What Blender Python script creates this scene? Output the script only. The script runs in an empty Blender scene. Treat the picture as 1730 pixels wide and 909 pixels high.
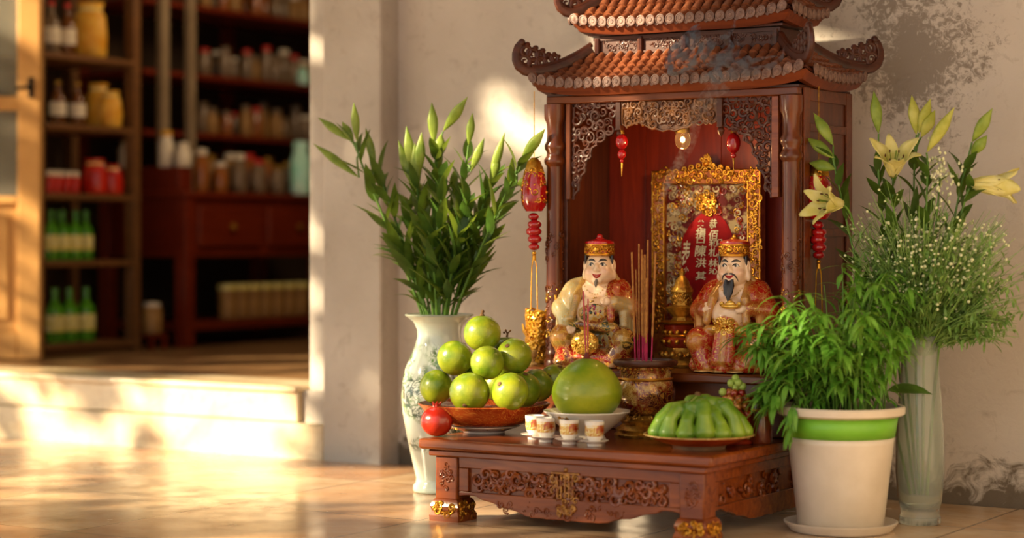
import bpy, math, random
import numpy as np
from mathutils import Vector, Matrix
PI = math.pi
rnd = random.Random(7)
sc = bpy.context.scene
COL = sc.collection
# ------------------------------------------------------------------ camera, world, sun, exposure
TH = math.radians(32); cT, sT = math.cos(TH), math.sin(TH)
CAM = Vector((1.645, -2.3816, 0.40)); FPX = 3465.0
cam = bpy.data.cameras.new('camera'); camo = bpy.data.objects.new('camera', cam); COL.objects.link(camo)
camo.location = CAM; camo.rotation_euler = (PI/2, 0, TH)
cam.sensor_width = 36; cam.lens = 36*FPX/1730; cam.shift_y = -54.5/1730
cam.clip_start = 0.05; cam.clip_end = 60
cam.dof.use_dof = True; cam.dof.focus_distance = 2.97; cam.dof.aperture_fstop = 2.35
sc.camera = camo
SUN = Vector((-0.566, -0.70, 0.40)).normalized()
w = bpy.data.worlds.new('world'); sc.world = w; w.use_nodes = True
bg = w.node_tree.nodes['Background']; bg.inputs[0].default_value = (1.0, 0.97, 0.93, 1); bg.inputs[1].default_value = 0.74
# hazy evening sky, brightest around the low sun
_t = w.node_tree; _g = _t.nodes.new('ShaderNodeNewGeometry'); _d = _t.nodes.new('ShaderNodeVectorMath'); _d.operation = 'DOT_PRODUCT'; _d.inputs[1].default_value = (0.90, 0.36, -0.25); _t.links.new(_g.outputs['Incoming'], _d.inputs[0])
_m = _t.nodes.new('ShaderNodeMapRange'); _m.inputs[1].default_value = -.7; _m.inputs[2].default_value = 1.0; _m.inputs[3].default_value = 0.26; _m.inputs[4].default_value = 1.75; _t.links.new(_d.outputs['Value'], _m.inputs[0]); _t.links.new(_m.outputs[0], bg.inputs[1])
sl = bpy.data.lights.new('sun', 'SUN'); sl.energy = 16.5; sl.angle = math.radians(1.4); sl.color = (1.0, 0.80, 0.52)
so = bpy.data.objects.new('sun', sl); COL.objects.link(so); so.rotation_euler = SUN.to_track_quat('Z', 'Y').to_euler()
sc.view_settings.view_transform = 'Standard'; sc.view_settings.look = 'None'
sc.view_settings.gamma = 1; sc.view_settings.use_curve_mapping = False; sc.view_settings.exposure = 0.14
def lamp(name, kind, loc, energy, color, size=0.1):
    l = bpy.data.lights.new(name, kind); l.energy = energy; l.color = color
    if kind == 'POINT': l.shadow_soft_size = size
    else: l.size = size
    o = bpy.data.objects.new(name, l); o.location = loc; COL.objects.link(o); return o
lamp('shop_lamp', 'POINT', (-1.12, 1.40, 1.22), 9.0, (1.0, 0.72, 0.42), 0.12)  # fill light added to brighten the shop stock, no fitting behind it

# ------------------------------------------------------------------ where things stand (u along the wall, v into it, z up)
def LD(u, v): return -.1334 + cT*u + sT*v, 2.89 - sT*u + cT*v
def U(px, v):
    k = (px-865)/FPX; return (k*(2.89+cT*v)+.1334-sT*v)/(cT+k*sT)
def V(px, u):
    k = (px-865)/FPX; return (u*(cT+k*sT)-k*2.89-.1334)/(k*cT-sT)
def Z(py, u, v): return .4-(py-400)*LD(u, v)[1]/FPX
def PT(px, py, v):
    u = U(px, v); return Vector((u, v, Z(py, u, v)))
LATV = Vector((cT, sT, 0)); FWD = Vector((-sT, cT, 0)); UP = Vector((0, 0, 1))

# ------------------------------------------------------------------ mesh builder
class MB:
    def __init__(s): s.v = []; s.f = []; s.m = []; s.col = None
    def add(s, vs, fs, m=0):
        b = len(s.v); s.v += [tuple(x) for x in vs]; s.f += [tuple(b+i for i in f) for f in fs]; s.m += [m]*len(fs); return s
    def box(s, a, b, m=0, xf=None):
        x0, y0, z0 = a; x1, y1, z1 = b
        vs = [Vector(p) for p in ((x0,y0,z0),(x1,y0,z0),(x1,y1,z0),(x0,y1,z0),(x0,y0,z1),(x1,y0,z1),(x1,y1,z1),(x0,y1,z1))]
        if xf: vs = [xf(p) for p in vs]
        return s.add(vs, [(0,3,2,1),(4,5,6,7),(0,1,5,4),(1,2,6,5),(2,3,7,6),(3,0,4,7)], m)
    def tube(s, path, rad, n=8, m=0, closed=False, ref=None, sq=None):
        path = [Vector(p) for p in path]; k = len(path)
        if not hasattr(rad, '__len__'): rad = [rad]*k
        vs = []; pn = None
        for i, p in enumerate(path):
            a = path[(i-1) % k] if closed or i > 0 else p
            b = path[(i+1) % k] if closed or i < k-1 else p
            t = (b-a)
            t = t.normalized() if t.length > 1e-9 else Vector((0,0,1))
            if pn is None:
                r = Vector(ref) if ref is not None else (Vector((0,0,1)) if abs(t.z) < .9 else Vector((1,0,0)))
            else: r = pn
            nn = r - t*r.dot(t)
            if nn.length < 1e-6: nn = t.orthogonal()
            nn.normalize(); pn = nn; bb = t.cross(nn)
            for j in range(n):
                an = 2*PI*(j+(.5 if n == 4 else 0))/n
                ca, sa = math.cos(an), math.sin(an)
                if sq: ca *= sq[0]; sa *= sq[1]
                vs.append(p + (nn*ca + bb*sa)*rad[i])
        fs = []
        for i in range(k if closed else k-1):
            i2 = (i+1) % k
            for j in range(n):
                j2 = (j+1) % n; fs.append((i*n+j, i*n+j2, i2*n+j2, i2*n+j))
        if not closed:
            fs.append(tuple(range(n-1, -1, -1))); fs.append(tuple((k-1)*n+j for j in range(n)))
        return s.add(vs, fs, m)
    def lathe(s, prof, n=32, c=(0,0,0), m=0, mf=None, mod=None, sy=1.0):
        c = Vector(c); vs = []; fs = []; ms = []
        for (r, z) in prof:
            for j in range(n):
                a = 2*PI*j/n; rr = r*(mod(a, z) if mod else 1)
                vs.append(c+Vector((rr*math.cos(a), rr*math.sin(a)*sy, z)))
        for i in range(len(prof)-1):
            for j in range(n):
                j2 = (j+1) % n; fs.append((i*n+j, i*n+j2, (i+1)*n+j2, (i+1)*n+j)); ms.append(mf(i) if mf else m)
        if prof[0][0] > 1e-5: fs.append(tuple(range(n-1, -1, -1))); ms.append(mf(0) if mf else m)
        if prof[-1][0] > 1e-5: fs.append(tuple((len(prof)-1)*n+j for j in range(n))); ms.append(mf(len(prof)-2) if mf else m)
        b = len(s.v); s.v += [tuple(x) for x in vs]; s.f += [tuple(b+i for i in f) for f in fs]; s.m += ms; return s
    def ell(s, c, r, n=12, m=0, rot=None):
        if not hasattr(r, '__len__'): r = (r, r, r)
        c = Vector(c); vs = []; k = max(4, n//2)
        for i in range(1, k):
            ph = PI*i/k
            for j in range(n):
                a = 2*PI*j/n; p = Vector((r[0]*math.sin(ph)*math.cos(a), r[1]*math.sin(ph)*math.sin(a), -r[2]*math.cos(ph)))
                vs.append(c+(rot @ p if rot else p))
        p0 = Vector((0,0,-r[2])); p1 = Vector((0,0,r[2]))
        vs += [c+(rot @ p0 if rot else p0), c+(rot @ p1 if rot else p1)]
        fs = []; N = (k-1)*n
        for i in range(k-2):
            for j in range(n):
                j2 = (j+1) % n; fs.append((i*n+j, i*n+j2, (i+1)*n+j2, (i+1)*n+j))
        for j in range(n):
            j2 = (j+1) % n; fs.append((N, j2, j)); fs.append((N+1, (k-2)*n+j, (k-2)*n+j2))
        return s.add(vs, fs, m)
    def prism(s, pts, fn, d0, d1, m=0):          # pts 2D outline (counter-clockwise), fn(x, y, depth) -> 3D
        n = len(pts); vs = [fn(x, y, d0) for x, y in pts]+[fn(x, y, d1) for x, y in pts]
        fs = [tuple(range(n)), tuple(range(2*n-1, n-1, -1))]+[(i, n+i, n+(i+1) % n, (i+1) % n) for i in range(n)]
        return s.add(vs, fs, m)
    def build(s, name, mats, parent=None, bev=0, smooth=True, loc=None, rotz=0, sub=0, world=False, ang=40):
        me = bpy.data.meshes.new(name)
        vs = s.v
        if world and parent is not None:
            R = parent.matrix_basis.inverted(); g = parent.parent
            while g is not None: R = R @ g.matrix_basis.inverted(); g = g.parent
            vs = [tuple(R @ Vector(p)) for p in vs]
        elif loc is not None and world:
            L = Vector(loc); vs = [tuple(Vector(p)-L) for p in vs]
        me.from_pydata(vs, [], s.f)
        if not isinstance(mats, (list, tuple)): mats = [mats]
        for x in mats: me.materials.append(x)
        me.polygons.foreach_set('material_index', s.m)
        if smooth:
            me.polygons.foreach_set('use_smooth', [True]*len(s.f))
            try: me.set_sharp_from_angle(angle=math.radians(ang))
            except Exception: pass
        if s.col is not None:
            at = me.attributes.new('col', 'FLOAT_COLOR', 'POINT'); at.data.foreach_set('color', np.asarray(s.col, dtype=np.float32).ravel())
        me.validate(); me.update()
        o = bpy.data.objects.new(name, me); COL.objects.link(o)
        if parent is not None: o.parent = parent
        if loc is not None: o.location = loc
        if rotz: o.rotation_euler = (0, 0, rotz)
        if bev:
            b = o.modifiers.new('bevel', 'BEVEL'); b.width = bev; b.segments = 2; b.limit_method = 'ANGLE'; b.angle_limit = math.radians(35)
        if sub:
            b = o.modifiers.new('sub', 'SUBSURF'); b.levels = sub; b.render_levels = sub
        return o
def thing(name, label, cat, loc=(0,0,0), rotz=0, group=None):
    o = bpy.data.objects.new(name, None); COL.objects.link(o); o.empty_display_size = .02
    o.location = loc; o.rotation_euler = (0, 0, rotz); o['label'] = label; o['category'] = cat
    if group: o['group'] = group
    return o
def tag(o, label, cat, group=None, kind=None):
    o['label'] = label; o['category'] = cat
    if group: o['group'] = group
    if kind: o['kind'] = kind
    return o
def struct(o): o['kind'] = 'structure'; return o
def dup(root, loc=None, rotz=None, label=None):
    def cp(o, par):
        c = o.copy(); COL.objects.link(c)
        if par is not None: c.parent = par
        for ch in list(o.children): cp(ch, c)
        return c
    r = cp(root, None)
    if loc is not None: r.location = loc
    if rotz is not None: r.rotation_euler = (0, 0, rotz)
    if label: r['label'] = label
    return r
def bez(p0, p1, p2, p3, n=10):
    p0, p1, p2, p3 = map(Vector, (p0, p1, p2, p3)); out = []
    for i in range(n+1):
        t = i/n; out.append(p0*(1-t)**3+p1*3*t*(1-t)**2+p2*3*t*t*(1-t)+p3*t**3)
    return out
def lerp(a, b, t): return a+(b-a)*t

# ------------------------------------------------------------------ signed-distance blobs meshed with surface nets
def sdf(prims, k=.006):
    def F(P):
        D = None
        for pr in prims:
            if pr[0] == 'e':
                c, r = np.array(pr[1]), np.array(pr[2]) if hasattr(pr[2], '__len__') else np.array([pr[2]]*3)
                q = (P-c); a = np.sqrt(((q/r)**2).sum(-1)); b = np.sqrt(((q/r**2)**2).sum(-1))+1e-9; d = a*(a-1)/b
            else:
                a, b, r1, r2 = np.array(pr[1]), np.array(pr[2]), pr[3], pr[4]
                ab = b-a; t = np.clip(((P-a)@ab)/(ab@ab), 0, 1); d = np.sqrt(((P-a-t[..., None]*ab)**2).sum(-1))-(r1+(r2-r1)*t)
            kk = k
            if isinstance(pr[-1], dict): kk = pr[-1].get('k', k)
            if isinstance(pr[-1], dict) and pr[-1].get('cut'):
                h = np.clip(.5-.5*(D+d)/kk, 0, 1); D = D*(1-h)+(-d)*h+kk*h*(1-h)
            elif D is None: D = d
            else:
                h = np.clip(.5+.5*(D-d)/kk, 0, 1); D = d*(1-h)+D*h-0+0 if False else (d*h+D*(1-h)-kk*h*(1-h))
        return D
    return F
def bounds(prims, pad):
    lo = np.array([9.]*3); hi = -lo
    for pr in prims:
        if isinstance(pr[-1], dict) and pr[-1].get('cut'): continue
        if pr[0] == 'e':
            r = np.array(pr[2]) if hasattr(pr[2], '__len__') else np.array([pr[2]]*3); c = np.array(pr[1]); lo = np.minimum(lo, c-r); hi = np.maximum(hi, c+r)
        else:
            m = max(pr[3], pr[4]); a, b = np.array(pr[1]), np.array(pr[2]); lo = np.minimum(lo, np.minimum(a, b)-m); hi = np.maximum(hi, np.maximum(a, b)+m)
    return lo-pad, hi+pad
def surfnet(f, lo, hi, h):
    n = np.ceil((hi-lo)/h).astype(int)+1
    g = np.stack(np.meshgrid(*[lo[i]+h*np.arange(n[i]) for i in range(3)], indexing='ij'), -1)
    F = f(g); S = F < 0
    ns = tuple(n-1); acc = np.zeros(ns+(3,)); cnt = np.zeros(ns)
    sl = lambda a, o: a[o[0]:o[0]+ns[0], o[1]:o[1]+ns[1], o[2]:o[2]+ns[2]]
    for ax in range(3):
        for p in (0, 1):
            for q in (0, 1):
                a = [0, 0, 0]; a[(ax+1) % 3] = p; a[(ax+2) % 3] = q; b = list(a); b[ax] = 1
                fa, fb = sl(F, a), sl(F, b); cr = (fa < 0) != (fb < 0)
                t = np.where(cr, fa/np.where(cr, fa-fb, 1), 0)
                for d in range(3): acc[..., d] += cr*(a[d]+(t if d == ax else 0))
                cnt += cr
    mask = cnt > 0; idx = -np.ones(ns, int); idx[mask] = np.arange(mask.sum())
    cell = np.argwhere(mask); V_ = lo+h*(cell+acc[mask]/cnt[mask][:, None]); faces = []
    for ax in range(3):
        b1, b2 = (ax+1) % 3, (ax+2) % 3
        A = np.take(S, range(0, n[ax]-1), ax); B = np.take(S, range(1, n[ax]), ax)
        e = np.argwhere(A != B); e = e[(e[:, b1] > 0) & (e[:, b2] > 0) & (e[:, b1] < ns[b1]) & (e[:, b2] < ns[b2])]
        fl = A[tuple(e.T)]
        q = []
        for (d1, d2) in ((1, 1), (0, 1), (0, 0), (1, 0)):
            x = e.copy(); x[:, b1] -= d1; x[:, b2] -= d2; q.append(idx[tuple(x.T)])
        q = np.stack(q, 1); q[~fl] = q[~fl][:, ::-1]; faces.append(q)
    return V_, np.concatenate(faces)
def blob(prims, h=.0016, k=.006, colf=None):
    f = sdf(prims, k); lo, hi = bounds(prims, 3*h); V_, Q = surfnet(f, lo, hi, h)
    mb = MB(); mb.v = [tuple(x) for x in V_]; mb.f = [tuple(int(i) for i in q) for q in Q]; mb.m = [0]*len(mb.f)
    if colf: mb.col = colf(V_)
    return mb, f
def hit(f, o, d, far=.2):
    o = np.array(o, float); d = np.array(d, float); d /= np.linalg.norm(d); t = 0
    for _ in range(80):
        x = f((o+d*t)[None])[0]
        if x < 2e-5 or t > far: break
        t += x*.8
    return Vector(o+d*t)

# ------------------------------------------------------------------ materials (all node based)
class NT:
    def __init__(s, name):
        s.m = bpy.data.materials.new(name); s.m.use_nodes = True; s.t = s.m.node_tree
        s.p = s.t.nodes['Principled BSDF']; s.out = s.t.nodes['Material Output']
    def n(s, typ, ins=None, **kw):
        x = s.t.nodes.new('ShaderNode'+typ)
        for a, b in kw.items(): setattr(x, a, b)
        for a, b in (ins or {}).items(): s.set(x, a, b)
        return x
    def set(s, node, key, val):
        i = node.inputs[key]
        if hasattr(val, 'is_output') or isinstance(val, bpy.types.NodeSocket): s.t.links.new(val, i)
        else: i.default_value = val
    def P(s, **kw):
        for a, b in kw.items(): s.set(s.p, a.replace('_', ' '), b)
    def coord(s, scale=(1,1,1), rot=(0,0,0), src='Object'):
        tc = s.n('TexCoord'); mp = s.n('Mapping', {'Scale': scale, 'Rotation': rot}); s.t.links.new(tc.outputs[src], mp.inputs[0]); return mp.outputs[0]
    def noise(s, vec, scale, detail=4, dist=0, rough=.55):
        return s.n('TexNoise', {'Vector': vec, 'Scale': scale, 'Detail': detail, 'Distortion': dist, 'Roughness': rough}).outputs[0]
    def ramp(s, fac, stops, interp='LINEAR'):
        r = s.n('ValToRGB'); s.t.links.new(fac, r.inputs[0]); e = r.color_ramp.elements; r.color_ramp.interpolation = interp
        while len(e) < len(stops): e.new(.5)
        for x, (p, c) in zip(e, stops):
            x.position = p; x.color = (*c, 1) if hasattr(c, '__len__') and len(c) == 3 else (c if hasattr(c, '__len__') else (c, c, c, 1))
        return r.outputs[0]
    def mix(s, f, a, b, mode='MIX'):
        x = s.n('Mix', data_type='RGBA', blend_type=mode)
        for i, v in ((0, f), (6, a), (7, b)):
            if isinstance(v, bpy.types.NodeSocket): s.t.links.new(v, x.inputs[i])
            else: x.inputs[i].default_value = (*v, 1) if hasattr(v, '__len__') and len(v) == 3 else v
        return x.outputs[2]
    def math(s, op, a, b=0.0, clamp=False):
        x = s.n('Math', operation=op, use_clamp=clamp)
        for i, v in ((0, a), (1, b)):
            if isinstance(v, bpy.types.NodeSocket): s.t.links.new(v, x.inputs[i])
            else: x.inputs[i].default_value = v
        return x.outputs[0]
    def bump(s, h, strength=.3, dist=.001):
        b = s.n('Bump', {'Height': h, 'Strength': strength, 'Distance': dist}); s.t.links.new(b.outputs[0], s.p.inputs['Normal']); return b
def hexc(h):
    h = h.lstrip('#'); r = [int(h[i:i+2], 16)/255 for i in (0, 2, 4)]
    return tuple(x/12.92 if x <= .04045 else ((x+.055)/1.055)**2.4 for x in r)
def pm(name, c1, c2=None, scale=30, rough=.5, metal=0, coat=0, bump=0, bscale=None, stretch=(1,1,1), sss=0, trans=0, ior=1.45, lo=.35, hi=.65, bdist=.001, detail=4, alpha=1, spec=.5, emis=None):
    t = NT(name); c1 = hexc(c1) if isinstance(c1, str) else c1; c2 = (hexc(c2) if isinstance(c2, str) else c2) if c2 else tuple(x*.8 for x in c1)
    co = t.coord(stretch); f = t.noise(co, scale, detail); t.P(Base_Color=t.ramp(f, [(lo, c1), (hi, c2)]), Roughness=rough, Metallic=metal, IOR=ior)
    t.P(Coat_Weight=coat, Coat_Roughness=.12, Transmission_Weight=trans, Specular_IOR_Level=spec)
    if sss: t.P(Subsurface_Weight=sss, Subsurface_Radius=(.01, .006, .003)); t.p.inputs['Subsurface Scale'].default_value = .4
    if bump: t.bump(t.noise(co, bscale or scale*3, 3), bump, bdist)
    if emis: t.P(Emission_Color=(*emis[0], 1), Emission_Strength=emis[1])
    return t.m
def woodm(name, c1, c2, rough=.3, coat=.5, axis=0, scale=1.0):
    t = NT(name); st = [60, 60, 60]; st[axis] = 5
    co = t.coord(tuple(x*scale for x in st)); f = t.noise(co, 1.2, 6, 1.2); g = t.noise(t.coord((9, 9, 9)), 1.5, 2)
    base = t.ramp(f, [(.3, hexc(c1)), (.7, hexc(c2))]); base = t.mix(t.math('MULTIPLY', g, .5), base, tuple(x*.55 for x in hexc(c1)))
    t.P(Base_Color=base, Roughness=rough, Coat_Weight=coat*.6, Coat_Roughness=.15, Specular_IOR_Level=.35); t.bump(f, .12, .0006); return t.m
def swirl(t, co, scale, dist=3.0):
    """thin winding lines, as brushed ornament"""
    n = t.n('TexNoise', {'Vector': co, 'Scale': scale, 'Detail': 2.0, 'Distortion': dist}).outputs[0]
    a = t.math('FRACT', t.math('MULTIPLY', n, 9.0)); return t.math('ABSOLUTE', t.math('SUBTRACT', a, .5))
M = {}
M['wood'] = woodm('lacquered_wood', '#54240a', '#824014', .30, .25, 0)
M['wood_v'] = woodm('lacquered_wood_upright', '#4a200a', '#783a12', .28, .3, 2)
M['wood_dark'] = woodm('dark_carved_wood', '#3a1a0e', '#5c2c18', .42, .15, 0)
M['wood_eave'] = woodm('eave_wood', '#5c240e', '#86401c', .5, .05, 0)
M['wood_back'] = woodm('red_back_board', '#7c240e', '#a83818', .35, .3, 2)
M['wood_table'] = woodm('table_wood', '#682c0c', '#984c16', .26, .35, 0)
M['tile'] = pm('roof_tile_wood', '#6e3a22', '#8f5434', 60, .42, coat=.25, bump=.25, bscale=200)
M['tile_end'] = pm('dusty_tile_end', '#5e443c', '#86685c', 120, .5, bump=.6, bscale=260)
M['gold'] = pm('gilding', '#a86c1c', '#d09a38', 80, .32, metal=.9, bump=.4, bscale=300)
M['gilt_wood'] = pm('gilt_rubbed_wood', '#6c3012', '#b07c30', 140, .4, metal=.3, coat=.2, bump=.4, bscale=300)
M['gold_old'] = pm('worn_gilding', '#8a5a1c', '#d0a040', 90, .35, metal=.75, bump=.5, bscale=280)
M['bronze'] = pm('bronze_toned_carving', '#4c2814', '#85562c', 90, .42, coat=.1, bump=.5, bscale=320)
M['red_lacquer'] = pm('red_lacquer', '#6e1a0c', '#8c2a12', 40, .25, coat=.6)
M['red_glass'] = pm('red_bead', '#8c0a10', '#b01418', 40, .12, coat=.7)
M['white_china'] = pm('white_china', '#ece4d8', '#e2d8c8', 20, .18, coat=.5)
M['skin_glaze'] = pm('pale_face_glaze', '#ecc8a4', '#e2b690', 30, .3, coat=.5, sss=.08)
M['black_glaze'] = pm('black_glaze', '#15100e', '#241a16', 60, .35, coat=.3)
M['white_glaze'] = pm('white_glaze', '#f0e8dc', None, 30, .25)
M['lip'] = pm('red_lip_glaze', '#a81c18', None, 40, .25, coat=.4)
M['magenta'] = pm('magenta_dye', '#b01850', '#8c1040', 80, .6)
M['incense'] = pm('tan_incense_paste', '#b07838', '#8c5828', 160, .8)
M['pink_stick'] = pm('pink_incense', '#c04858', '#a03848', 160, .7)
M['ash'] = pm('incense_ash', '#a89c8c', '#7c7064', 200, .9, bump=.6)
M['lime'] = pm('green_rind', '#587412', '#929a22', 28, .3, coat=.25, bump=.35, bscale=420, bdist=.0008, sss=.06)
M['pomelo'] = pm('pomelo_rind', '#6c8a14', '#a4a824', 16, .34, coat=.2, bump=.4, bscale=300, bdist=.001, sss=.06)
M['citron'] = pm('citron_rind', '#4a7416', '#7e9c28', 24, .36, coat=.2, bump=.3, bscale=220, sss=.06)
M['pome'] = pm('pomegranate_skin', '#8c1410', '#b03018', 22, .22, coat=.5, bump=.1, bscale=120)
M['stem'] = pm('woody_stem', '#4a3018', '#6a4c28', 90, .8)
M['leaf'] = pm('dark_leaf', '#2f5216', '#4c7a22', 40, .42, sss=.0, spec=.4)
M['leaf2'] = pm('fresh_leaf', '#4c8a24', '#78b040', 40, .45)
M['stalk'] = pm('green_stalk', '#44691e', '#628a2c', 40, .45)
M['bud'] = pm('lily_bud', '#7f9e34', '#a8bc58', 30, .45, sss=.1)
M['petal'] = pm('yellow_petal', '#e4dc7c', '#f0e8a8', 40, .5, sss=.15)
M['petal_pale'] = pm('small_white_flower', '#e8ecd4', '#d4dcb0', 60, .6)
M['anther'] = pm('anther', '#5a2c10', None, 80, .7)
M['black_metal'] = pm('black_metal', '#1a1512', None, 60, .4, metal=.6)
M['soil'] = pm('soil', '#20150c', '#3a2a1a', 200, .95, bump=1)
# ------------------------------------------------------------------ setting
def plaster(name, c1, c2, base_stain=False, mold=None):
    t = NT(name); co = t.coord()
    f = t.noise(co, 3.5, 5); col = t.ramp(f, [(.3, hexc(c1)), (.7, hexc(c2))])
    g = t.noise(co, 26, 8, .6, .7); col = t.mix(t.ramp(g, [(.56, 0.0), (.74, .45)]), col, hexc('#8a7a68'))
    if base_stain:
        sp = t.n('SeparateXYZ', {'Vector': co}); z = sp.outputs[2]
        n2 = t.noise(co, 22, 6, 1.5, .65); hgt = t.math('ADD', t.math('MULTIPLY', z, -9.0), t.math('MULTIPLY', n2, 1.9))
        col = t.mix(t.ramp(hgt, [(.42, 0.0), (.75, .85)]), col, hexc('#5a4a34'))
        if mold:
            d = t.n('VectorMath', {0: co, 1: mold}, operation='DISTANCE').outputs['Value']
            n3 = t.noise(co, 75, 8, 1.2, .75); n4 = t.noise(co, 12, 3)
            k = t.math('SUBTRACT', t.math('ADD', n3, t.math('MULTIPLY', n4, .5)), t.math('MULTIPLY', d, 2.4))
            col = t.mix(t.ramp(k, [(.49, 0.0), (.60, .62)]), col, hexc('#5e4e3c'))
    t.P(Base_Color=col, Roughness=.9, Specular_IOR_Level=.2)
    b = t.noise(co, 60, 6, .4); b2 = t.noise(co, 7, 3); t.bump(t.math('ADD', b, t.math('MULTIPLY', b2, 2.0)), .55, .0035); return t.m
def marble(name, c1, c2, c3, tile=.34, joint=True):
    t = NT(name); co = t.coord((1, 1, 1)); col = t.ramp(t.noise(co, 5, 6, 1.5), [(.3, hexc(c1)), (.55, hexc(c2)), (.75, hexc(c3))])
    fine = t.noise(t.coord((1.0, 3.0, 1)), 40, 5, 1.5); col = t.mix(t.ramp(fine, [(.5, 0.0), (.8, .35)]), col, hexc('#8c6238'))
    if joint:
        mp = t.coord((1/tile, 1/tile, 1/tile)); br = t.n('TexBrick', {'Vector': mp, 'Scale': 1.0, 'Mortar Size': .007, 'Mortar Smooth': .3, 'Brick Width': 1.0, 'Row Height': 1.0, 'Color1': (0,0,0,1), 'Color2': (1,1,1,1), 'Mortar': (.5,.5,.5,1)}, offset=0.0, squash=1.0)
        col = t.mix(t.math('MULTIPLY', t.n('SeparateColor', {0: br.outputs[0]}).outputs[0], .6), col, hexc('#a8704a'))
        col = t.mix(t.math('MULTIPLY', br.outputs[1], .7), col, hexc('#6a4e32'))
    t.P(Base_Color=col, Roughness=t.ramp(t.noise(co, 14, 4), [(.3, .12), (.7, .28)]), Specular_IOR_Level=.5); t.bump(t.noise(co, 50, 4), .08, .001); return t.m
M['floor'] = marble('marble_tiles', '#cdb798', '#c2a27c', '#b48c60')
M['step'] = marble('pale_step_marble', '#e4d4b4', '#dcc6a0', '#d2b486', joint=False)
M['wall'] = plaster('old_plaster', '#d6cdc2', '#c4baae', True, (.502, .6, .69))
M['pillar'] = plaster('pillar_plaster', '#d2cac0', '#b4aa9e')
M['shop_wall'] = pm('shop_wall', '#4a3622', '#3a2a1a', 6, .9)
M['shop_floor'] = pm('shop_floor', '#8a6844', '#6c4e30', 8, .35)
M['porch_board'] = pm('porch_ceiling_boards', '#6a5238', '#5a442e', 10, .8)
VW, VP = .60, .547
uj0, uj1, up1 = U(519, .575), U(545, .547), U(643, .547)
struct(MB().box((-4.2, -4.0, -.12), (2.6, VP+.02, 0)).add([], []).build('floor', M['floor'], smooth=False))
wl = MB(); wl.box((up1-.02, VW, -.12), (2.6, VW+.12, 2.2)); struct(wl.build('wall_back', M['wall'], smooth=False))
struct(MB().box((-2.05, VW, 1.25), (up1-.02, VW+.12, 2.2)).build('wall_above_door', M['wall'], smooth=False))
struct(MB().box((-4.2, VW, -.12), (-2.05, VW+.12, 2.2)).build('wall_left', M['wall'], smooth=False))
struct(MB().box((1.13, -.62, -.12), (1.25, VW+.001, 2.2)).build('wall_right', M['pillar'], smooth=False))  # unseen wall added to darken the right side
struct(MB().box((-.70, -1.35, 1.95), (1.25, VW, 2.02)).build('ceiling_porch', M['porch_board'], smooth=False))  # unseen roof slab added to block sky light from above
p = struct(MB().box((uj1, VP, -.05), (up1, VW+.1, 2.2)).build('trim_1', M['pillar'], bev=.004))
p = MB(); p.box((uj0, .58, .12), (uj1, VW+.1, 1.25)); p.box((uj0-.004, .565, .055), (uj1, VW+.1, .122)); struct(p.build('trim_2', M['pillar'], bev=.003))
st = MB(); st.box((-4.2, VP, -.05), (uj1-.0005, VW+.1, .064)); struct(st.build('trim_3', M['step'], bev=.004))
st = MB(); st.box((-2.05, VP+.006, .0645), (uj0-.005, VW+.1, .118)); st.box((-2.05, VP, .118), (uj0-.005, VW+.1, .13)); struct(st.build('trim_4', M['step'], bev=.003))
struct(MB().box((-2.6, VW+.1, .02), (.8, 3.2, .1295)).build('floor_shop', M['shop_floor'], smooth=False))
struct(MB().box((-2.15, VW+.121, .13), (-2.05, 3.2, 1.6)).build('wall_shop_left', M['shop_wall'], smooth=False))
struct(MB().box((-2.05, 3.1, .13), (.8, 3.2, 1.6)).build('wall_shop_back', M['shop_wall'], smooth=False))
struct(MB().box((.7, VW+.121, .13), (.8, 3.1, 1.6)).build('wall_shop_right', M['shop_wall'], smooth=False))
struct(MB().box((-2.15, VW+.121, 1.6), (.8, 3.2, 1.7)).build('ceiling_shop', M['shop_wall'], smooth=False))
# open door leaf: inner frame coordinates x from the free edge towards the hinge
M['door'] = pm('cream_door_paint', '#cc9a58', '#c29050', 14, .5, bump=.15)
tg = NT('door_pane_glass'); tg.P(Base_Color=(.46, .44, .36, 1), Roughness=.22, Transmission_Weight=.7, IOR=1.2); M['pane'] = tg.m
D0 = Vector((-1.612, .89, .133)); dx = Vector((-.848, -.53, 0)); dn = Vector((.53, -.848, 0))
dz = lambda py: .4-(py-400)*4.5/FPX-.133
X = lambda x, y, z: D0+dx*x+dn*y+UP*z
def DB(x0, x1, y0, y1, z0, z1, mb): return mb.box((x0, y0, z0), (x1, y1, z1), xf=lambda p: X(p.x, p.y, p.z))
d = MB(); sw = .05; W_ = .36
DB(0, sw, 0, .03, 0, 1.05, d); DB(W_-sw, W_, 0, .03, 0, 1.05, d)
for (a, b) in ((0, dz(560)), (dz(345), dz(338)+.008), (dz(187), dz(164)), (.99, 1.05)): DB(sw, W_-sw, 0, .03, a, b, d)
door = struct(d.build('door_1', M['door'], bev=.003))
d = MB(); DB(sw-.003, W_-sw+.003, .008, .02, dz(562), dz(344), d); DB(sw+.02, W_-sw-.02, .02, .026, dz(540), dz(365), d); d.build('door_panel', M['door'], door, bev=.004)
for (a, b) in ((dz(338)+.006, dz(186)), (dz(165), .992)): d = MB(); DB(sw-.003, W_-sw+.003, .012, .017, a, b, d); d.build('window_pane', M['pane'], door)
d = MB(); hz = dz(150); d.ell(X(.02, .036, hz), .009, 10); d.tube([X(.02, .028, hz), X(.02, .05, hz), X(.05, .052, hz-.004)], .004); d.tube([X(.02,.031,hz-.022), X(.02,.031,hz+.022)], .006); d.build('door_handle', M['black_metal'], door)

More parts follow.
